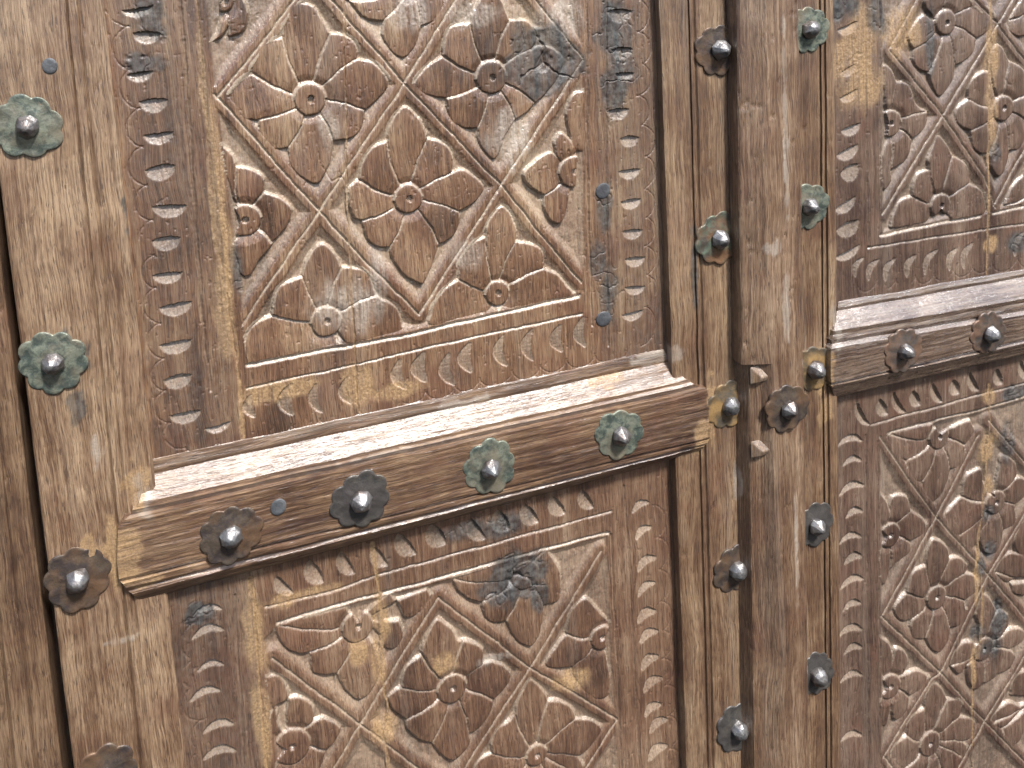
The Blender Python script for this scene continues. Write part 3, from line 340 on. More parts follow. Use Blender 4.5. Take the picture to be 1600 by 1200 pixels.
def wood(name, grain='z', dark=(.050,.026,.018), mid=(.150,.085,.046), light=(.345,.235,.138), seed=0, rough=.42, bump=.5, tone=0.0, grey=.0, coat=.8, red=.4, streak=.7, dust=1.0, cior=1.55):
    m, n, b = mk(name); g = G(n)
    pos = g.node('ShaderNodeNewGeometry').outputs['Position']
    pos = g.mapping(pos, (1,1,1), loc=(seed*1.7, seed*.31, seed*2.3))
    warp = g.noise(pos, 9, 2); warp2 = g.noise(pos, 45, 2)
    sh = g.math('ADD', g.math('MULTIPLY', g.math('SUBTRACT', warp, .5), .014), g.math('MULTIPLY', g.math('SUBTRACT', warp2, .5), .0008))
    cx = g.node('ShaderNodeCombineXYZ'); g.link(sh, cx.inputs[0 if grain == 'z' else 2])
    va = g.node('ShaderNodeVectorMath', operation='ADD'); g.link(pos, va.inputs[0]); g.link(cx.outputs[0], va.inputs[1])
    p = va.outputs[0]
    tilt = (0, math.radians(4 if grain == 'z' else 0), 0)
    st = (1, 1, .03) if grain == 'z' else (.03, 1, 1)
    st2 = (1, 1, .055) if grain == 'z' else (.055, 1, 1)
    pf = g.mapping(p, st, tilt); pf2 = g.mapping(p, st2, tilt)
    fine = g.noise(pf2, 1200, 3, .6); band = g.noise(pf, 230, 4, .65, .3); big = g.noise(pf, 28, 3, .6); blot = g.noise(pos, 14, 4, .6); pore = g.noise(g.mapping(p, (1, 1, .085) if grain == 'z' else (.085, 1, 1), tilt), 900, 2, .55)
    at = g.node('ShaderNodeAttribute', attribute_name='wear_and_sheen'); sp = g.node('ShaderNodeSeparateColor'); g.link(at.outputs['Color'], sp.inputs[0])
    ochre, stain, pale, rel = sp.outputs[0], sp.outputs[1], sp.outputs[2], at.outputs['Alpha']
    v = g.math('ADD', g.math('MULTIPLY', g.math('SUBTRACT', fine, .5), .8), g.math('MULTIPLY', g.math('SUBTRACT', band, .5), .9))
    v = g.math('ADD', v, g.math('MULTIPLY', g.math('SUBTRACT', big, .5), .9)); v = g.math('ADD', v, g.math('MULTIPLY', g.math('SUBTRACT', blot, .5), 1.0))
    oi = g.node('ShaderNodeObjectInfo').outputs['Random']
    v = g.math('ADD', v, g.math('MULTIPLY', g.math('SUBTRACT', oi, .5), .16)); v = g.math('ADD', v, .5 + tone)
    cr = g.node('ShaderNodeValToRGB'); g.link(v, cr.inputs[0]); e = cr.color_ramp.elements
    e[0].position = .12; e[0].color = (*dark, 1); e[1].position = .95; e[1].color = (*light, 1)
    k = e.new(.5); k.color = (*mid, 1)
    col = cr.outputs[0]
    # red and grey drifts in the old varnish
    col = g.mix(g.rng(g.noise(pos, 22, 3), .52, .72, 0, red), col, (.15,.068,.042))
    col = g.mix(g.rng(g.noise(pf, 40, 3), .55, .75, 0, .35 + grey), col, (.20,.165,.13))
    # crisp dark fibres
    fib = g.noise(g.mapping(p, (1, 1, .022) if grain == 'z' else (.03, 1, 1), tilt), 800, 4, .7)
    col = g.mix(g.rng(fib, .485, .43, 0, .72*streak), col, g.mix(.5, dark, (.06,.03,.02)))
    col = g.mix(g.rng(fib, .56, .63, 0, .5*streak), col, light)
    # open pores
    pm = g.rng(pore, .35, .42, .62, 0)
    col = g.mix(pm, col, (.035,.018,.013))
    # dusty recessed ground and pale scraped spots, plus the sheen painted on the rails
    grit = g.noise(pos, 420, 3, .6); pf_g = g.noise(pf2, 230, 4, .65)
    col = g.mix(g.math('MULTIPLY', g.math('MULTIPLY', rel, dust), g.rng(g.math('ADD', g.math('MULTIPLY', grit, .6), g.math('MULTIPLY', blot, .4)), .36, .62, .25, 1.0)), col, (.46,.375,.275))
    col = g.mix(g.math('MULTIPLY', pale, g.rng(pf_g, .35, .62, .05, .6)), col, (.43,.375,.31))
    # ochre filler, blue-black staining
    oc = g.mix(g.rng(grit, .3, .7), (.20,.115,.05), (.40,.255,.12))
    col = g.mix(g.math('MULTIPLY', ochre, g.rng(g.noise(pf2, 300, 3), .34, .54, .32, .95)), col, oc)
    sn = g.mix(g.rng(g.noise(pos, 160, 4), .4, .65), (.019,.020,.021), (.080,.085,.082))
    col = g.mix(g.math('MULTIPLY', stain, g.rng(g.noise(pf2, 120, 3), .3, .62, 1.0, .6)), col, sn)
    hs = g.node('ShaderNodeHueSaturation'); hs.inputs['Saturation'].default_value = .98; g.link(col, hs.inputs['Color']); col = hs.outputs[0]
    g.link(col, b.inputs['Base Color'])
    r = g.math('ADD', rough, g.math('MULTIPLY', g.math('SUBTRACT', g.noise(pos, 60, 4), .5), .35)); r = g.math('ADD', r, g.math('MULTIPLY', ochre, .3)); r = g.math('SUBTRACT', r, g.math('MULTIPLY', stain, -.12))
    r = g.math('ADD', r, g.math('MULTIPLY', pm, .2), clamp=True)
    g.link(r, b.inputs['Roughness'])
    b.inputs['Specular IOR Level'].default_value = .6
    b.inputs['Coat IOR'].default_value = cior
    g.link(g.math('SUBTRACT', coat, g.math('MULTIPLY', stain, coat*.85), clamp=True), b.inputs['Coat Weight']); b.inputs['Coat Roughness'].default_value = .22
    bp = g.node('ShaderNodeBump'); bp.inputs['Strength'].default_value = bump; bp.inputs['Distance'].default_value = .0012
    hgt = g.math('ADD', g.math('MULTIPLY', fine, .35), g.math('MULTIPLY', band, .45)); hgt = g.math('ADD', hgt, g.math('MULTIPLY', fib, .55)); hgt = g.math('SUBTRACT', hgt, g.math('MULTIPLY', pm, .35))
    hgt = g.math('ADD', hgt, g.math('MULTIPLY', g.noise(pos, 1300, 2), .22))
    hgt = g.math('ADD', hgt, g.math('MULTIPLY', grit, g.math('ADD', .12, g.math('MULTIPLY', g.math('ADD', rel, g.math('ADD', ochre, pale), clamp=True), .6))))
    g.link(hgt, bp.inputs['Height']); g.link(bp.outputs[0], b.inputs['Normal']); g.link(bp.outputs[0], b.inputs['Coat Normal'])
    return m
MP = wood('panel_wood', seed=0, tone=.0, red=.55, streak=.55, dark=(.052,.028,.018), mid=(.175,.092,.050))
MPL = wood('lower_panel_wood', seed=4, tone=-.02, red=.4, streak=.5, dust=.68, dark=(.048,.026,.018), mid=(.15,.082,.048), light=(.30,.20,.125))
MP2 = wood('panel_wood_right', seed=3, tone=.0, streak=.5, dust=.62, dark=(.050,.028,.021), mid=(.135,.082,.056), light=(.28,.20,.14))
MS = wood('stile_wood', seed=1, tone=.08, light=(.38,.262,.16))
MS2 = wood('middle_stile_wood', seed=5, tone=.05, grey=.15)
MR = wood('rail_wood', grain='x', seed=2, tone=-.04, rough=.40, coat=.45, cior=1.7)
MR2 = wood('dark_rail_wood', grain='x', seed=6, tone=-.08, rough=.26, grey=.5, coat=1.0, red=.1, cior=1.9, dark=(.045,.028,.022), mid=(.13,.085,.06), light=(.26,.19,.135))
MC = wood('cover_wood', seed=8, tone=.04, light=(.36,.25,.16), rough=.48)
MJ = wood('frame_wood', seed=9, tone=-.05, light=(.30,.20,.12), mid=(.15,.09,.05), rough=.38)

def metal(name, base, c2, c3, mt=.55, rough=.42, seed=0, sc2=90, amt=.5):
    m, n, b = mk(name); g = G(n)
    pos = g.mapping(g.node('ShaderNodeNewGeometry').outputs['Position'], (1,1,1), loc=(seed, seed*.7, 0))
    a = g.noise(pos, sc2, 5, .65, .4); c = g.noise(pos, 500, 4, .6); d = g.noise(pos, 35, 3)
    col = g.mix(g.rng(a, .42, .58), base, c2)
    col = g.mix(g.math('MULTIPLY', g.rng(d, .45, .62), amt*2, clamp=True), col, c3)
    col = g.mix(g.rng(c, .55, .75, 0, .5), col, (.03,.028,.026))
    g.link(col, b.inputs['Base Color']); b.inputs['Metallic'].default_value = mt
    g.link(g.rng(c, .3, .7, rough-.12, rough+.2), b.inputs['Roughness'])
    bp = g.node('ShaderNodeBump'); bp.inputs['Strength'].default_value = .5; bp.inputs['Distance'].default_value = .0007
    g.link(g.math('ADD', c, g.math('MULTIPLY', a, 1.4)), bp.inputs['Height']); g.link(bp.outputs[0], b.inputs['Normal'])
    return m
KM = dict(
 green=metal('verdigris_brass', (.065,.08,.068), (.17,.185,.14), (.20,.17,.12), .3, .40, 1, 130, .4),
 rust=metal('rusty_iron', (.055,.043,.04), (.10,.075,.055), (.17,.095,.05), .4, .45, 2, amt=.35),
 steel=metal('dark_iron', (.07,.066,.062), (.12,.105,.09), (.09,.08,.075), .5, .42, 3),
 rustgreen=metal('rusty_green_brass', (.09,.075,.06), (.12,.15,.11), (.20,.11,.06), .4, .42, 4),
 copper=metal('brown_iron', (.10,.085,.075), (.15,.105,.08), (.22,.13,.085), .45, .40, 5, amt=.4),
 filler=metal('filler_covered_iron', (.13,.09,.05), (.09,.075,.055), (.30,.185,.075), .25, .5, 6, amt=.6))
MN = metal('hammered_steel', (.20,.195,.195), (.30,.29,.28), (.13,.10,.085), .75, .36, 7, 160, .4)
MD = metal('grey_dowel', (.075,.08,.085), (.11,.115,.12), (.06,.06,.065), .2, .5, 8)

JW = dict(UL=[1.0, .35], LL=[1.1, .8], UR=[.9], LR=[.8])
# ------------------------------------------------------------------ carved panels (relief grids)
def carve(key, x0, x1, z0, z1, step, parent, mat, depth=-12.0):
    d = D[key]
    xs = np.arange(x0, x1+step*.5, step); zs = np.arange(z0, z1+step*.5, step); nx, nz = len(xs), len(zs)
    X, Zz = np.meshgrid(xs, zs, indexing='ij')
    wx = X + fbm(X/22, Zz/22, 1)*1.3 + fbm(X/5, Zz/7, 2)*.55 + vnoise(X/1.7, Zz/2.4, 101)*.55; wz = Zz + fbm(X/22, Zz/22, 5)*1.3 + fbm(X/5, Zz/7, 8)*.55 + vnoise(X/1.9, Zz/2.1, 105)*.55
    def win(pts, mg):
        p = np.array(pts); a = np.clip(((p.min(0)-mg-(x0, z0))/step).astype(int), 0, (nx, nz)); b_ = np.clip(((p.max(0)+mg-(x0, z0))/step).astype(int)+2, 0, (nx, nz))
        return slice(a[0], b_[0]), slice(a[1], b_[1])
    def sdist(px_, pz_, pts, closed=False):
        P = np.array(pts, float); n = len(P); best = np.full(px_.shape, 1e9)
        for i in range(n if closed else n-1):
            a, b_ = P[i], P[(i+1) % n]; v = b_-a; L2 = v@v+1e-9
            t = np.clip(((px_-a[0])*v[0]+(pz_-a[1])*v[1])/L2, 0, 1)
            best = np.minimum(best, (px_-a[0]-t*v[0])**2+(pz_-a[1]-t*v[1])**2)
        return np.sqrt(best)
    def inside(px_, pz_, pts):
        P = np.array(pts, float); n = len(P); r = np.zeros(px_.shape, bool)
        for i in range(n):
            a, b_ = P[i], P[(i+1) % n]
            if a[1] == b_[1]: continue
            c = ((a[1] > pz_) != (b_[1] > pz_)) & (px_ < (b_[0]-a[0])*(pz_-a[1])/(b_[1]-a[1])+a[0])
            r ^= c
        return r
    def line_d(pts, mg, default=99.):
        out = np.full(X.shape, default); s = win(pts, mg)
        if s[0].stop > s[0].start and s[1].stop > s[1].start: out[s] = sdist(wx[s], wz[s], pts)
        return out
    lab = np.zeros(X.shape, np.int32); names = {0: None}
    H = fbm(X/60, Zz/90, 11)*.9 + fbm(X/2.2, Zz/26, 13)*.28
    rel = np.zeros(X.shape)
    # the field with its diamond lattice
    F = d['field']; fin = inside(wx, wz, F); fd = np.where(fin, sdist(wx, wz, F, True), 0)
    lat = np.full(X.shape, 99.); lid = np.zeros(X.shape, int)
    for i, L_ in enumerate(d['lattice']):
        dd = line_d(L_, 45); m = dd < lat; lat = np.where(m, dd, lat); lid[m] = i
    HW = 6.3 + vnoise(X/15, Zz/15, 3)*1.0
    ds = np.minimum(lat-HW, fd-.5); dsn = np.clip(ds, 0, 99)
    DG = 4.0
    ground = -np.minimum(DG + fbm(X/9, Zz/9, 4)*.9, .46*dsn) 
    Hf = np.where(fin, ground, 0)
    rel += np.where(fin, smooth(1.0, 5, dsn)*.42, 0)
    base_lab = 1
    strips = {}
    for i in range(len(d['lattice'])):
        strips[i] = base_lab; names[base_lab] = ('lattice_strip', None, None); base_lab += 1
    ms = fin & (lat < HW+.8)
    for i, l in strips.items(): lab[ms & (lid == i)] = l
    gw = 1.6 + vnoise(X/8, Zz/8, 9)*.5
    Hf -= np.where(fin, 2.1*np.clip(1-lat/gw, 0, 1), 0)
    rel = np.where(fin, np.maximum(rel, .85*smooth(gw, gw*.5, lat)), rel)
    # flowers: petals cut round with a chisel, dished towards the boss
    flowers = []
    for fi, fl in enumerate(d['flowers']):
        c = np.array(fl['c']); rb = fl['rb']; allp = [p for pet in fl['petals'] for p in pet]+[fl['c']]
        s = win(allp, 8)
        if s[0].stop-s[0].start < 3 or s[1].stop-s[1].start < 3: continue
        px_, pz_ = wx[s], wz[s]; r = np.hypot(px_-c[0], pz_-c[1])
        fh = np.full(px_.shape, -9.); fl_lab = np.zeros(px_.shape, int); upm = np.zeros(px_.shape, bool); body = base_lab; base_lab += 1; names[body] = ('carved_flower', None, None); bestd = np.full(px_.shape, -1e9)
        for pet in fl['petals']:
            P = [c+(np.array(p)-c)*1.045 for p in pet]; n = len(P)
            # smooth outer outline
            o_ = []
            for k in range(n-1):
                a = P[max(k-1,0)]; b_ = P[k]; c_ = P[k+1]; e_ = P[min(k+2,n-1)]
                for t in np.arange(0, 1, .25): o_.append(.5*((2*b_)+(c_-a)*t+(2*a-5*b_+4*c_-e_)*t*t+(3*b_-a-3*c_+e_)*t**3))
            o_.append(P[-1])
            def radial(q):       # the cut between two petals bows slightly
                v = q-c; nn = np.array([-v[1], v[0]])*.055; return [c+v*.33+nn*.9, c+v*.66+nn]
            poly = [c]+radial(P[0])+o_+radial(P[-1])[::-1]
            sd_ = sdist(px_, pz_, poly, True); sd_ = np.where(inside(px_, pz_, poly), sd_, -sd_)
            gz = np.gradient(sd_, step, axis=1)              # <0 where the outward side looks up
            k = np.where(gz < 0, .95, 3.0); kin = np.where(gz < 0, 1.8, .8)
            ta = RNG.rand()*6.28; pm_ = np.mean(P, 0); tilt = np.clip(((px_-pm_[0])*math.cos(ta)+(pz_-pm_[1])*math.sin(ta))*.04, -.9, .6) + .35*smooth(0, 9, sd_)-.2
            hp = np.where(sd_ > 0, -1.6*np.clip(1-sd_/kin, 0, 1)-.25*np.exp(-sd_/3), -1.95+k*sd_)+tilt
            fh = np.maximum(fh, hp)
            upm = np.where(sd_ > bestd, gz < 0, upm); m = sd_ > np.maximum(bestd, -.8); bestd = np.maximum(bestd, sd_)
            pl = base_lab; base_lab += 1; names[pl] = ('petal', body, None); fl_lab[m] = pl
        dish = 3.0*np.clip(1-(r-rb)/10, 0, 1)**1.2; fh = fh-dish
        up = (pz_ > c[1]); bh = np.where(r < rb, -.15-.35*np.exp(-(rb-r)/1.0), -.5-(r-rb)*np.where(up, .72, 2.2))
        inb = r < rb+10
        fh = np.where(inb & (bestd > -3), np.maximum(fh, bh), fh); fh = np.where((r < rb) & (bestd > -3), bh, fh); fl_lab[(r < rb+1.2) & (bestd > -6)] = body
        hr = np.hypot(px_-c[0]-.8, (pz_-c[1]-.5)*.9) + vnoise(px_*1.3, pz_*1.3, fi)*.8
        fh = np.where(hr < 3.3, fh-8*smooth(3.3, 2.3, hr), fh)
        g0 = Hf[s]; ok = fin[s] & (ds[s] > -2.5)
        up_ = ok & (fh > g0-.15) & (fl_lab > 0)
        lab[s] = np.where(up_, fl_lab, lab[s]); Hf[s] = np.where(up_, fh, g0)
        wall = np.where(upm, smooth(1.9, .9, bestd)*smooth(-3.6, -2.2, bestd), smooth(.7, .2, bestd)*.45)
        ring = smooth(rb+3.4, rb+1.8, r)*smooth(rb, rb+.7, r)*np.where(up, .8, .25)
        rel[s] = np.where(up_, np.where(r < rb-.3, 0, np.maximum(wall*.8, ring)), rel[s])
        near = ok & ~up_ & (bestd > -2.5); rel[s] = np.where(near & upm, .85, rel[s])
    H = H*np.where(fin & (rel > .5), .6, 1) + Hf
    # cut lines round the field and along the border bands
    for L_ in d['lines']:
        dd = line_d(L_, 6); wv = 2.5+vnoise(X/14, Zz/14, 6)*.8; H -= 2.8*np.clip(1-dd/wv, 0, 1); rel = np.maximum(rel, smooth(wv, wv*.6, dd))
    for li, L_ in enumerate(d['lines2']):
        dd = line_d(L_, 6); wv = 1.8+vnoise(X/14, Zz/14, 7)*.8; H -= 2.1*np.clip(1-dd/wv, 0, 1); rel = np.maximum(rel, (.65 if li == 0 else .12)*smooth(wv, wv*.6, dd))
    # crescents chipped out of the border
    for ci, (k, c, wd, t) in enumerate(d['cres']):
        s = win([c], wd)
        if s[0].stop-s[0].start < 3 or s[1].stop-s[1].start < 3: continue
        ang = math.radians(dict(d=0, u=0, s=24, e=16, r=92, l=-62, x=62)[k] + RNG.uniform(-6, 6)); up = k in 'usrx'
        px_, pz_ = X[s]-c[0], Zz[s]-c[1]; a = px_*math.cos(ang)+pz_*math.sin(ang); b_ = -px_*math.sin(ang)+pz_*math.cos(ang)
        w2 = wd*.56; q = np.clip(1-(a/w2)**2, 0, 1); cv = w2*(.42 if up else .30)
        top = (cv*(q-.6) if up else -cv*(q-.6)) + t*.5*q + vnoise(a/1.6+ci, b_*0, ci)*.9
        T = t*1.1*q**.6 + .05; u_ = (top-b_)/T
        dep = (4.0 if not up else 3.4)*min(1, t/9+.35)*np.sqrt(q)*np.where(u_ < 0, np.clip(1+u_*T/.7, 0, 1), np.clip(1-u_, 0, 1)**.8)
        dep *= (q > 0)
        H[s] -= dep + dep*0.12*vnoise(px_, pz_, 17); m = dep > .22
        rel[s] = np.where(m, np.maximum(rel[s], .45 if k in 'drx' else .6), rel[s])
        cl = base_lab; base_lab += 1; names[cl] = ('crescent_notch', None, None); lab[s] = np.where(m & (lab[s] == 0), cl, lab[s])
    # scalloped outer outline, everything beyond it is cut a step lower
    for sc_ in d['scal']:
        P = np.array(sc_['pts']); dd = np.full(X.shape, 99.); s = win(P, 30)
        for i in range(len(P)-1):
            a, b_ = P[i], P[i+1]; v = b_-a; L = np.hypot(*v); nrm = np.array([v[1], -v[0]])/L; 
            cen = (a+b_)/2 - sc_['side']*nrm*(-1)*0; cc = cen + (-nrm if sc_['side'] > 0 else nrm)*L*.18; R_ = L*.54
            rr = np.hypot(wx[s]-cc[0], wz[s]-cc[1]); dl = np.abs(rr-R_)
            side = ((wx[s]-a[0])*nrm[0]+(wz[s]-a[1])*nrm[1])*(1 if sc_['side'] > 0 else -1)
            t = ((wx[s]-a[0])*v[0]+(wz[s]-a[1])*v[1])/(L*L)
            ok = (t > -.05) & (t < 1.05) & (side > -1.2)
            dd[s] = np.where(ok, np.minimum(dd[s], dl), dd[s])
        H -= .9*np.clip(1-dd/.9, 0, 1)*(vnoise(X/20, Zz/20, 88) > -.28)
    # stains, filler, scars
    wear_and_sheen = np.zeros(X.shape+(4,)); wear_and_sheen[..., 3] = np.clip(rel, 0, 1)
    for bi, (xa, xb) in enumerate(d.get('darkboards', [])):      # boards of a darker, older piece of wood
        e0 = np.interp(Zz, [xa[1][1], xa[0][1]], [xa[1][0], xa[0][0]]); e1 = np.interp(Zz, [xb[1][1], xb[0][1]], [xb[1][0], xb[0][0]])
        wear_and_sheen[..., 1] = np.maximum(wear_and_sheen[..., 1], np.where((X > e0) & (X < e1), .30+fbm(X/25, Zz/90, 44)*.12, 0))
    for kind, c, rx, rz in D['blots']:
        s = win([c], max(rx, rz)*1.5)
        if s[0].stop-s[0].start < 2 or s[1].stop-s[1].start < 2: continue
        q = np.hypot((X[s]-c[0])/rx, (Zz[s]-c[1])/rz) + fbm(X[s]/14, Zz[s]/24, 21)*.6
        f_ = smooth(1.15, .5, q); ch = dict(ochre=0, stain=1, pale=2, knot=1)[kind]
        if kind == 'knot':      # hard dark knot: rings of raised grain, a sunken heart, drying cracks
            dx_, dz_ = X[s]-c[0], Zz[s]-c[1]; rr = np.hypot(dx_/rx, dz_/rz) + fbm(X[s]/16, Zz[s]/16, 23)*.35; an = np.arctan2(dz_, dx_)
            f_ = smooth(1.1, .8, rr); wear_and_sheen[s+(1,)] = np.maximum(wear_and_sheen[s+(1,)], f_*.95)
            cr_ = np.abs(np.sin(an*1.5+.6+fbm(X[s]/16, Zz[s]/16, 27)*1.3))
            H[s] = H[s]*(1-.45*f_) + f_*(np.sin(rr*17)*.22-.5) - 2.4*f_*np.clip(1-cr_*rr/.07, 0, 1)*(rr < .95) - 2.6*smooth(.30, .12, rr)
            continue
        wear_and_sheen[s+(ch,)] = np.maximum(wear_and_sheen[s+(ch,)], f_)
        rough_ = fbm(X[s]/1.8, Zz[s]/3.5, 30)
        if kind == 'pale': H[s] = H[s]*(1-f_*.3) + f_*(rough_*.55-.3)
        elif kind == 'ochre': H[s] = H[s]*(1-f_*.45) + f_*(rough_*.45-.5)
        else: H[s] += f_*(fbm(X[s]/13, Zz[s]/18, 33)*.9 + fbm(X[s]/2.5, Zz[s]/2.5, 35)*.2 - 1.3*np.clip(1-np.abs(fbm(X[s]/18, Zz[s]/18, 40))*22, 0, 1))
    H -= np.clip(fbm(X/3.2, Zz/4.5, 90)-.40, 0, 1)*2.6
    # long drying checks
    ck = np.abs(fbm(X/16, Zz/230, 50, 2)); H -= .8*np.clip(1-ck/.012, 0, 1)*(vnoise(X/30, Zz/60, 55) > .12)
    # joints between the boards, filled with ochre putty
    jl = []
    for ji, L_ in enumerate(d['joints']):
        jw = JW[key][ji]
        dd = line_d(L_, 14); wj = np.clip((2.6+fbm(X/12, Zz/30, 60)*3.4)*jw, .7, 7)
        f_ = smooth(wj+.5, wj-.7, dd); wear_and_sheen[..., 0] = np.maximum(wear_and_sheen[..., 0], f_*.9*min(1, .35+jw*.6)); H = H*(1-f_*.85)+f_*(-.7+fbm(X/3, Zz/7, 66)*.9)
        H -= 1.2*np.clip(1-dd/.9, 0, 1)*(vnoise(X/5, Zz/30, 68) > -.1)
        l = base_lab; base_lab += 1; names[l] = ('joint_filler', None, None); lab[f_ > .5] = l
    H += depth
    # ---- turn the grid into pieces
    idx = np.arange(nx*nz).reshape(nx, nz)
    quads = np.stack([idx[:-1,:-1], idx[1:,:-1], idx[1:,1:], idx[:-1,1:]], -1).reshape(-1, 4)
    ql = lab[:-1,:-1].ravel()
    co = np.stack([X.ravel(), H.ravel(), Zz.ravel()], 1); wr = wear_and_sheen.reshape(-1, 4)
    def piece(name, l_mask, par):
        q = quads[l_mask]
        if len(q) < 6: return None
        u, inv = np.unique(q, return_inverse=True); inv = inv.reshape(-1, 4)
        return new_mesh(name, co[u], inv, mat, par, wr[u])
    # the boards the panel is glued up from, each carrying what is carved on it
    bx_ = np.zeros(X.shape, int)
    for L_ in d['joints']:
        P = np.array(L_); o_ = np.argsort(P[:, 1]); bx_ += X > np.interp(Zz, P[o_, 1], P[o_, 0])
    qb = bx_[:-1,:-1].ravel()
    boards = [piece('panel_board', (ql == 0) & (qb == k), parent) for k in range(len(d['joints'])+1)]
    made = {}
    for l, v in names.items():
        if l == 0 or v[0] == 'petal': continue
        m_ = ql == l
        if m_.sum() < 6: continue
        par = boards[int(np.bincount(qb[m_]).argmax())]
        made[l] = piece(v[0], m_, parent if v[0] == 'carved_flower' else par)
    for l, v in names.items():
        if l and v[0] == 'petal' and (ql == l).sum() > 5: piece('petal', ql == l, made.get(v[1]) or boards[0])
    panel = boards[0]
    return panel

# ------------------------------------------------------------------ moulded timbers
def timber(name, prof, mat, parent, t0=None, t1=None, vertical=True, da=2.6, dc=1.6, amp=.22, dent=.5, extra=None, label=None, painted_sheen=None):
    rows = []
    for i, (A, B, h) in enumerate(prof):
        A = np.array(A, float); B = np.array(B, float)
        if vertical:
            g = lambda z: A[0]+(B[0]-A[0])*(z-A[1])/(B[1]-A[1])
            a = np.array([g(t0), t0]); b_ = np.array([g(t1), t1])
        else: a, b_ = A, B
        rows.append((a, b_, h))
    fine = [rows[0]]
    for i in range(1, len(rows)):
        a0, b0, h0 = rows[i-1]; a1, b1, h1 = rows[i]; L = max(np.hypot(np.linalg.norm((a1-a0)), h1-h0), .1); n = max(1, int(round(L/dc)))
        for k in range(1, n+1): t = k/n; fine.append((a0+(a1-a0)*t, b0+(b1-b0)*t, h0+(h1-h0)*t))
    L = np.linalg.norm(rows[0][1]-rows[0][0]); na = int(L/da)+1; T = np.linspace(0, 1, na)
    X = np.array([a[0]+(b_[0]-a[0])*T for a, b_, h in fine]); Zz = np.array([a[1]+(b_[1]-a[1])*T for a, b_, h in fine]); H0 = np.array([[h]*na for a, b_, h in fine], float)
    if vertical: N = fbm(X/2.6, Zz/40, 70)*amp*1.6 + fbm(X/30, Zz/60, 72)*dent*1.1; wob = fbm(X/40, Zz/45, 74)*1.0; 
    else: N = fbm(X/40, Zz/2.6, 70)*amp*1.6 + fbm(X/60, Zz/30, 72)*dent*1.1; wob = fbm(X/45, Zz/40, 74)*1.0
    chip = np.clip(fbm(X/7, Zz/9, 77)-.42, 0, 1)*-5.0*dent
    H = H0+N+chip
    if vertical: X = X+wob*.9
    else: Zz = Zz+wob*.9
    if extra: H = extra(X, Zz, H)
    nr = len(fine)
    co = np.stack([X.ravel(), H.ravel(), Zz.ravel()], 1)
    idx = np.arange(nr*na).reshape(nr, na)
    q = [np.stack([idx[:-1,:-1], idx[1:,:-1], idx[1:,1:], idx[:-1,1:]], -1).reshape(-1, 4)]
    # end grain: drop both ends to the back
    low = min(-14, min(h for *_, h in rows))
    caps = []
    for e in (0, -1):
        c1 = np.stack([X[:, e], H[:, e], Zz[:, e]], 1); c2 = np.stack([X[:, e], np.full(nr, low), Zz[:, e]], 1); base = len(co); co = np.concatenate([co, c1, c2]); i1 = base+np.arange(nr); i2 = i1+nr
        qq = np.stack([i1[:-1], i1[1:], i2[1:], i2[:-1]], -1); q.append(qq if e == 0 else qq[:, ::-1])
    q = np.concatenate(q)
    wr = np.zeros((len(co), 4))
    for kind, c, rx, rz, *only in EXTRA_BLOTS:
        qd = np.hypot((co[:,0]-c[0])/rx, (co[:,2]-c[1])/rz) + fbm(co[:,0]/9, co[:,2]/12, 21)*.8
        ch = dict(ochre=0, stain=1, pale=2)[kind]; wr[:, ch] = np.maximum(wr[:, ch], smooth(1.05, .75, qd)*.9)
    if painted_sheen:  # sky sheen on the upward moulding slopes, put in as paler colour
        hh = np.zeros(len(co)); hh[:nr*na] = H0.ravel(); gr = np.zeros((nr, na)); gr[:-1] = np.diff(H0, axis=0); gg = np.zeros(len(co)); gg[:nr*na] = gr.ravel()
        up_ = (gg > .12) & (np.arange(len(co)) < nr*na*.7); wr[:, 2] = np.maximum(wr[:, 2], np.where(up_, painted_sheen+fbm(co[:,0]/60, co[:,2]/4, 91)*.5, 0))
    # orient outwards
    a, b_, c_ = co[q[0][0]], co[q[0][1]], co[q[0][3]]
    mid = len(q)//2; n_ = np.cross((co[q[:, 1]]-co[q[:, 0]]), (co[q[:, 3]]-co[q[:, 0]])).sum(0)
    if n_[1] < 0: q = q[:, ::-1]
    # (x, h, z) -> mirrored handedness handled in new_mesh by flipping again
    o = new_mesh(name, co, q[:, ::-1], mat, parent, wr)
    o.data.set_sharp_from_angle(angle=math.radians(38))
    if label: o['label'] = label
    return o

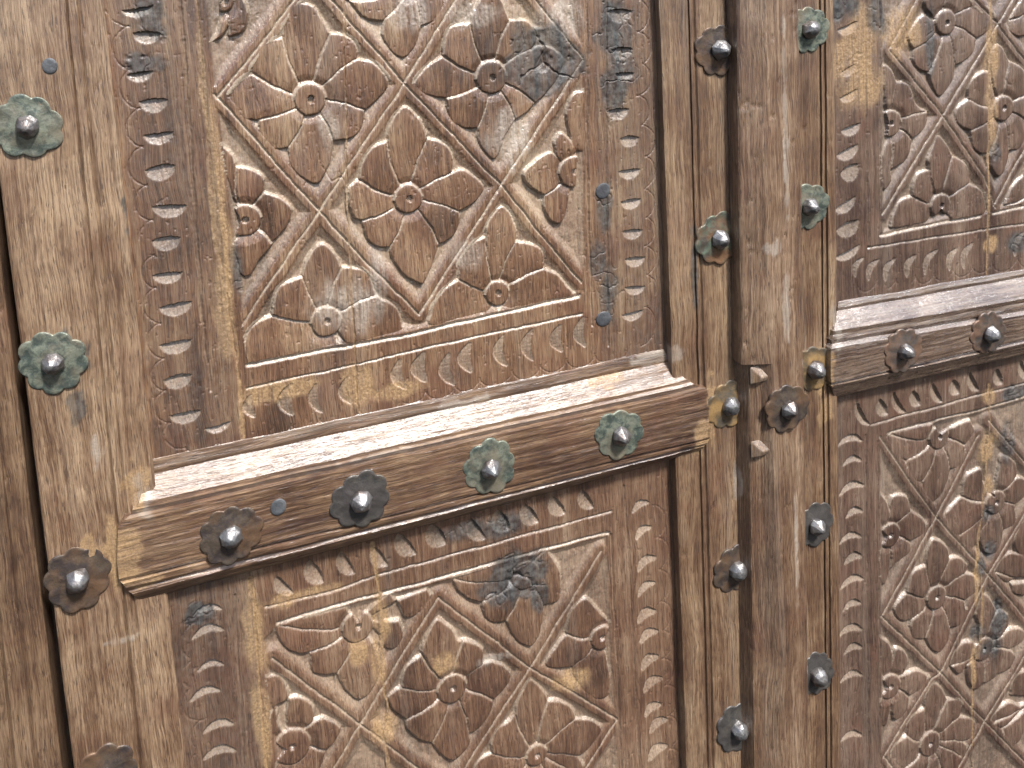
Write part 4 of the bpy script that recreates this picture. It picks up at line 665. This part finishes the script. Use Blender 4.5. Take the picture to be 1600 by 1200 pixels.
# ------------------------------------------------------------------ rosettes with domed nail heads
def rosette(c, R, h, kind, parent, seed):
    rs = np.random.RandomState(seed); lobes = rs.choice([8, 9, 9, 10]); ph = rs.rand()*6
    nt_ = lobes*10; th = np.arange(nt_)/nt_*2*math.pi
    lob = np.abs(np.sin((th*lobes)/2+ph))**.75
    irr = 1+.04*np.sin(th*2+rs.rand()*6)+.035*np.sin(th*3+rs.rand()*6)
    edge = R*(.86+.14*lob)*irr
    rings = [(1.0, -.6, 1), (1.0, 1.0, 1), (.965, 1.5, 1), (.90, 1.45, .9), (.80, 1.2, .7), (.66, 1.5, .4), (.52, 2.2, .15), (.40, 2.5, 0), (.28, 2.2, 0), (0.02, 2.2, 0)]
    co = []; tx, ty = rs.uniform(-.035, .035, 2)
    for f, hh, k in rings:
        rr = f*(edge*k+R*.93*(1-k)) 
        x = c[0]+rr*np.cos(th); z = c[1]+rr*np.sin(th)
        flut = .2*np.sin(th*lobes+2*ph)*(f > .55)*(f < .99)
        co.append(np.stack([x, h+hh+flut+fbm(x/5, z/5, seed % 50)*.6+(x-c[0])*tx+(z-c[1])*ty, z], 1))
    co = np.concatenate(co); n = len(rings); idx = np.arange(n*nt_).reshape(n, nt_)
    q = np.stack([idx[:-1], np.roll(idx, -1, 1)[:-1], np.roll(idx, -1, 1)[1:], idx[1:]], -1).reshape(-1, 4)
    ro = new_mesh('rosette', co, q[:, ::-1], KM[kind], parent)
    # hammered, faceted nail head
    nf = 8; rn = R*rs.uniform(.33, .38); hn = rn*rs.uniform(1.0, 1.25)
    pk = rs.uniform(0, 1); prof = [(1.0, 0), (1.06, .25), (.95, .50), (.62+.1*pk, .82), (.22+.16*pk, 1.14-.14*pk)]; vs = []
    a0 = rs.rand()*6
    for i, (f, hh) in enumerate(prof):
        for j in range(nf):
            a = a0+j/nf*2*math.pi+rs.uniform(-.12, .12); r = rn*f*(1+rs.uniform(-.13, .13))
            vs.append((c[0]+r*math.cos(a), h+2.0+hn*hh*(1+rs.uniform(-.04, .04)), c[1]+r*math.sin(a)))
    vs.append((c[0]+rs.uniform(-1.6, 1.6), h+2.0+hn*(1.19-.16*pk), c[1]+rs.uniform(-1, 1)))
    fs = [(i*nf+j, i*nf+(j+1) % nf, (i+1)*nf+(j+1) % nf, (i+1)*nf+j) for i in range(len(prof)-1) for j in range(nf)]
    tr = [((len(prof)-1)*nf+j, (len(prof)-1)*nf+(j+1) % nf, len(vs)-1) for j in range(nf)]
    hd = new_mesh('nail_head', vs, [f[::-1] for f in fs], MN, ro, tris=[t[::-1] for t in tr])
    bv = hd.modifiers.new('soft', 'BEVEL'); bv.width = rn*.00009*1.0; bv.segments = 2; bv.limit_method = 'NONE'
    ro['label'] = dict(green='rosette plate green with verdigris', rust='rusty dark iron rosette plate', steel='dark grey iron rosette plate', rustgreen='rosette plate half rust half verdigris', copper='brown iron rosette plate', filler='rosette plate smeared with ochre filler')[kind]
    return ro
def dowel(c, R, h, parent, seed):
    rs = np.random.RandomState(seed); n = 28; th = np.arange(n)/n*2*math.pi; co = []
    for f, hh in ((1, -2), (1, .5), (.93, .9), (.6, .85), (.02, .95)):
        rr = R*f*(1+.05*np.sin(th*2+seed)); x = c[0]+rr*np.cos(th); z = c[1]+rr*np.sin(th); co.append(np.stack([x, h+hh+fbm(x/3, z/3, seed)*.4, z], 1))
    co = np.concatenate(co); idx = np.arange(5*n).reshape(5, n)
    q = np.stack([idx[:-1], np.roll(idx, -1, 1)[:-1], np.roll(idx, -1, 1)[1:], idx[1:]], -1).reshape(-1, 4)
    return new_mesh('dowel_head', co, q[:, ::-1], MD, parent)

EXTRA_BLOTS = []
for k_, p_, rx_, rz_ in D['xblots']: EXTRA_BLOTS.append((k_, p_, rx_, rz_))
ZT, ZB = 95.0, -1190.0
leafL = thing('door_leaf', (.14, 0, HZ+ZB*.001), 'left leaf of the carved brown wooden door, between the dark gap and the cover strip', 'door', 'leaves of the carved double door')
leafR = thing('door_leaf', (.85, 0, HZ+ZB*.001), 'right leaf of the carved brown wooden door, carrying the raised worn cover strip', 'door', 'leaves of the carved double door')
frame = thing('door_frame', (-.25, 0, HZ+ZB*.001), 'brown moulded wooden frame beside the dark gap at the far left of the door', 'door frame')
carve('UL', -78, 478, -404, 70, .72, leafL, MP)
carve('LL', -92, 482, -1120, -528, .95, leafL, MPL)
carve('UR', 676, 1180, -404, 60, 1.05, leafR, MP2)
carve('LR', 674, 1180, -1190, -488, 1.15, leafR, MP2)
timber('stile', D['stile_LL'], MS, leafL, ZB, ZT, label='wide left stile with light bevelled inner edge')
timber('stile', D['stile_LR'], MS2, leafL, ZB, ZT)
timber('stile', D['stile_RL'], MS2, leafR, ZB, ZT)
timber('rail', D['rail_L'], MR, leafL, vertical=False, dc=1.1, amp=.5, painted_sheen=.12)
timber('rail', D['rail_R'], MR2, leafR, vertical=False, dc=1.1, amp=.42, dent=.7, painted_sheen=.36, label='dark weathered cross rail')
ZC = D['zc']
cu = [list(r) for r in D['cover']]; cl_ = [list(r) for r in D['cover_low']]
timber('cover_strip', cu, MC, leafR, ZC, ZT, dent=1.0, label='raised strip above the step, its left arris thick and worn')
timber('cover_strip', cl_, MC, leafR, ZB, ZC+1, dent=.7)
def gem(c, wx_, wz_, h, parent):
    a = np.array([[-wx_, h-3, wz_], [wx_, h-3, wz_*.8], [wx_, h-3, -wz_*.8], [-wx_, h-3, -wz_], [-wx_*.35, h+3.6, -wz_*.15], [wx_*.75, h+2.8, -wz_*.1], [wx_*.6, h+1.2, -wz_*.7], [-wx_*.5, h+1.5, -wz_*.75]])
    a[:, 0] += c[0]; a[:, 2] += c[1]
    q = [(0, 1, 5, 4), (1, 2, 6, 5), (2, 3, 7, 6), (3, 0, 4, 7), (4, 5, 6, 7)]
    o = new_mesh('carved_stop', a, q, MS2, parent, np.tile([0, 0, .4, 0], (len(a), 1)), flat=True)
    bv = o.modifiers.new('soft', 'BEVEL'); bv.width = .0012; bv.segments = 2
cs = [o for o in bpy.data.objects if o.name.startswith('cover_strip')][-1]
for c, a_, b_ in D['stops']: gem(c, a_*1.15, b_, 21.5, cs)
timber('jamb_moulding', D['jamb'], MJ, frame, ZB, ZT, dent=.8)
for i, (l, c, R, h, k) in enumerate(D['rosettes']): rosette(c, R, h, k, leafL if l == 'a' else leafR, 100+i*7)
for i, (l, c, R, h) in enumerate(D['dowels']): dowel(c, R, h, leafL, 11+i)
for o in bpy.data.objects:
    if '_w' in o: del o['_w']
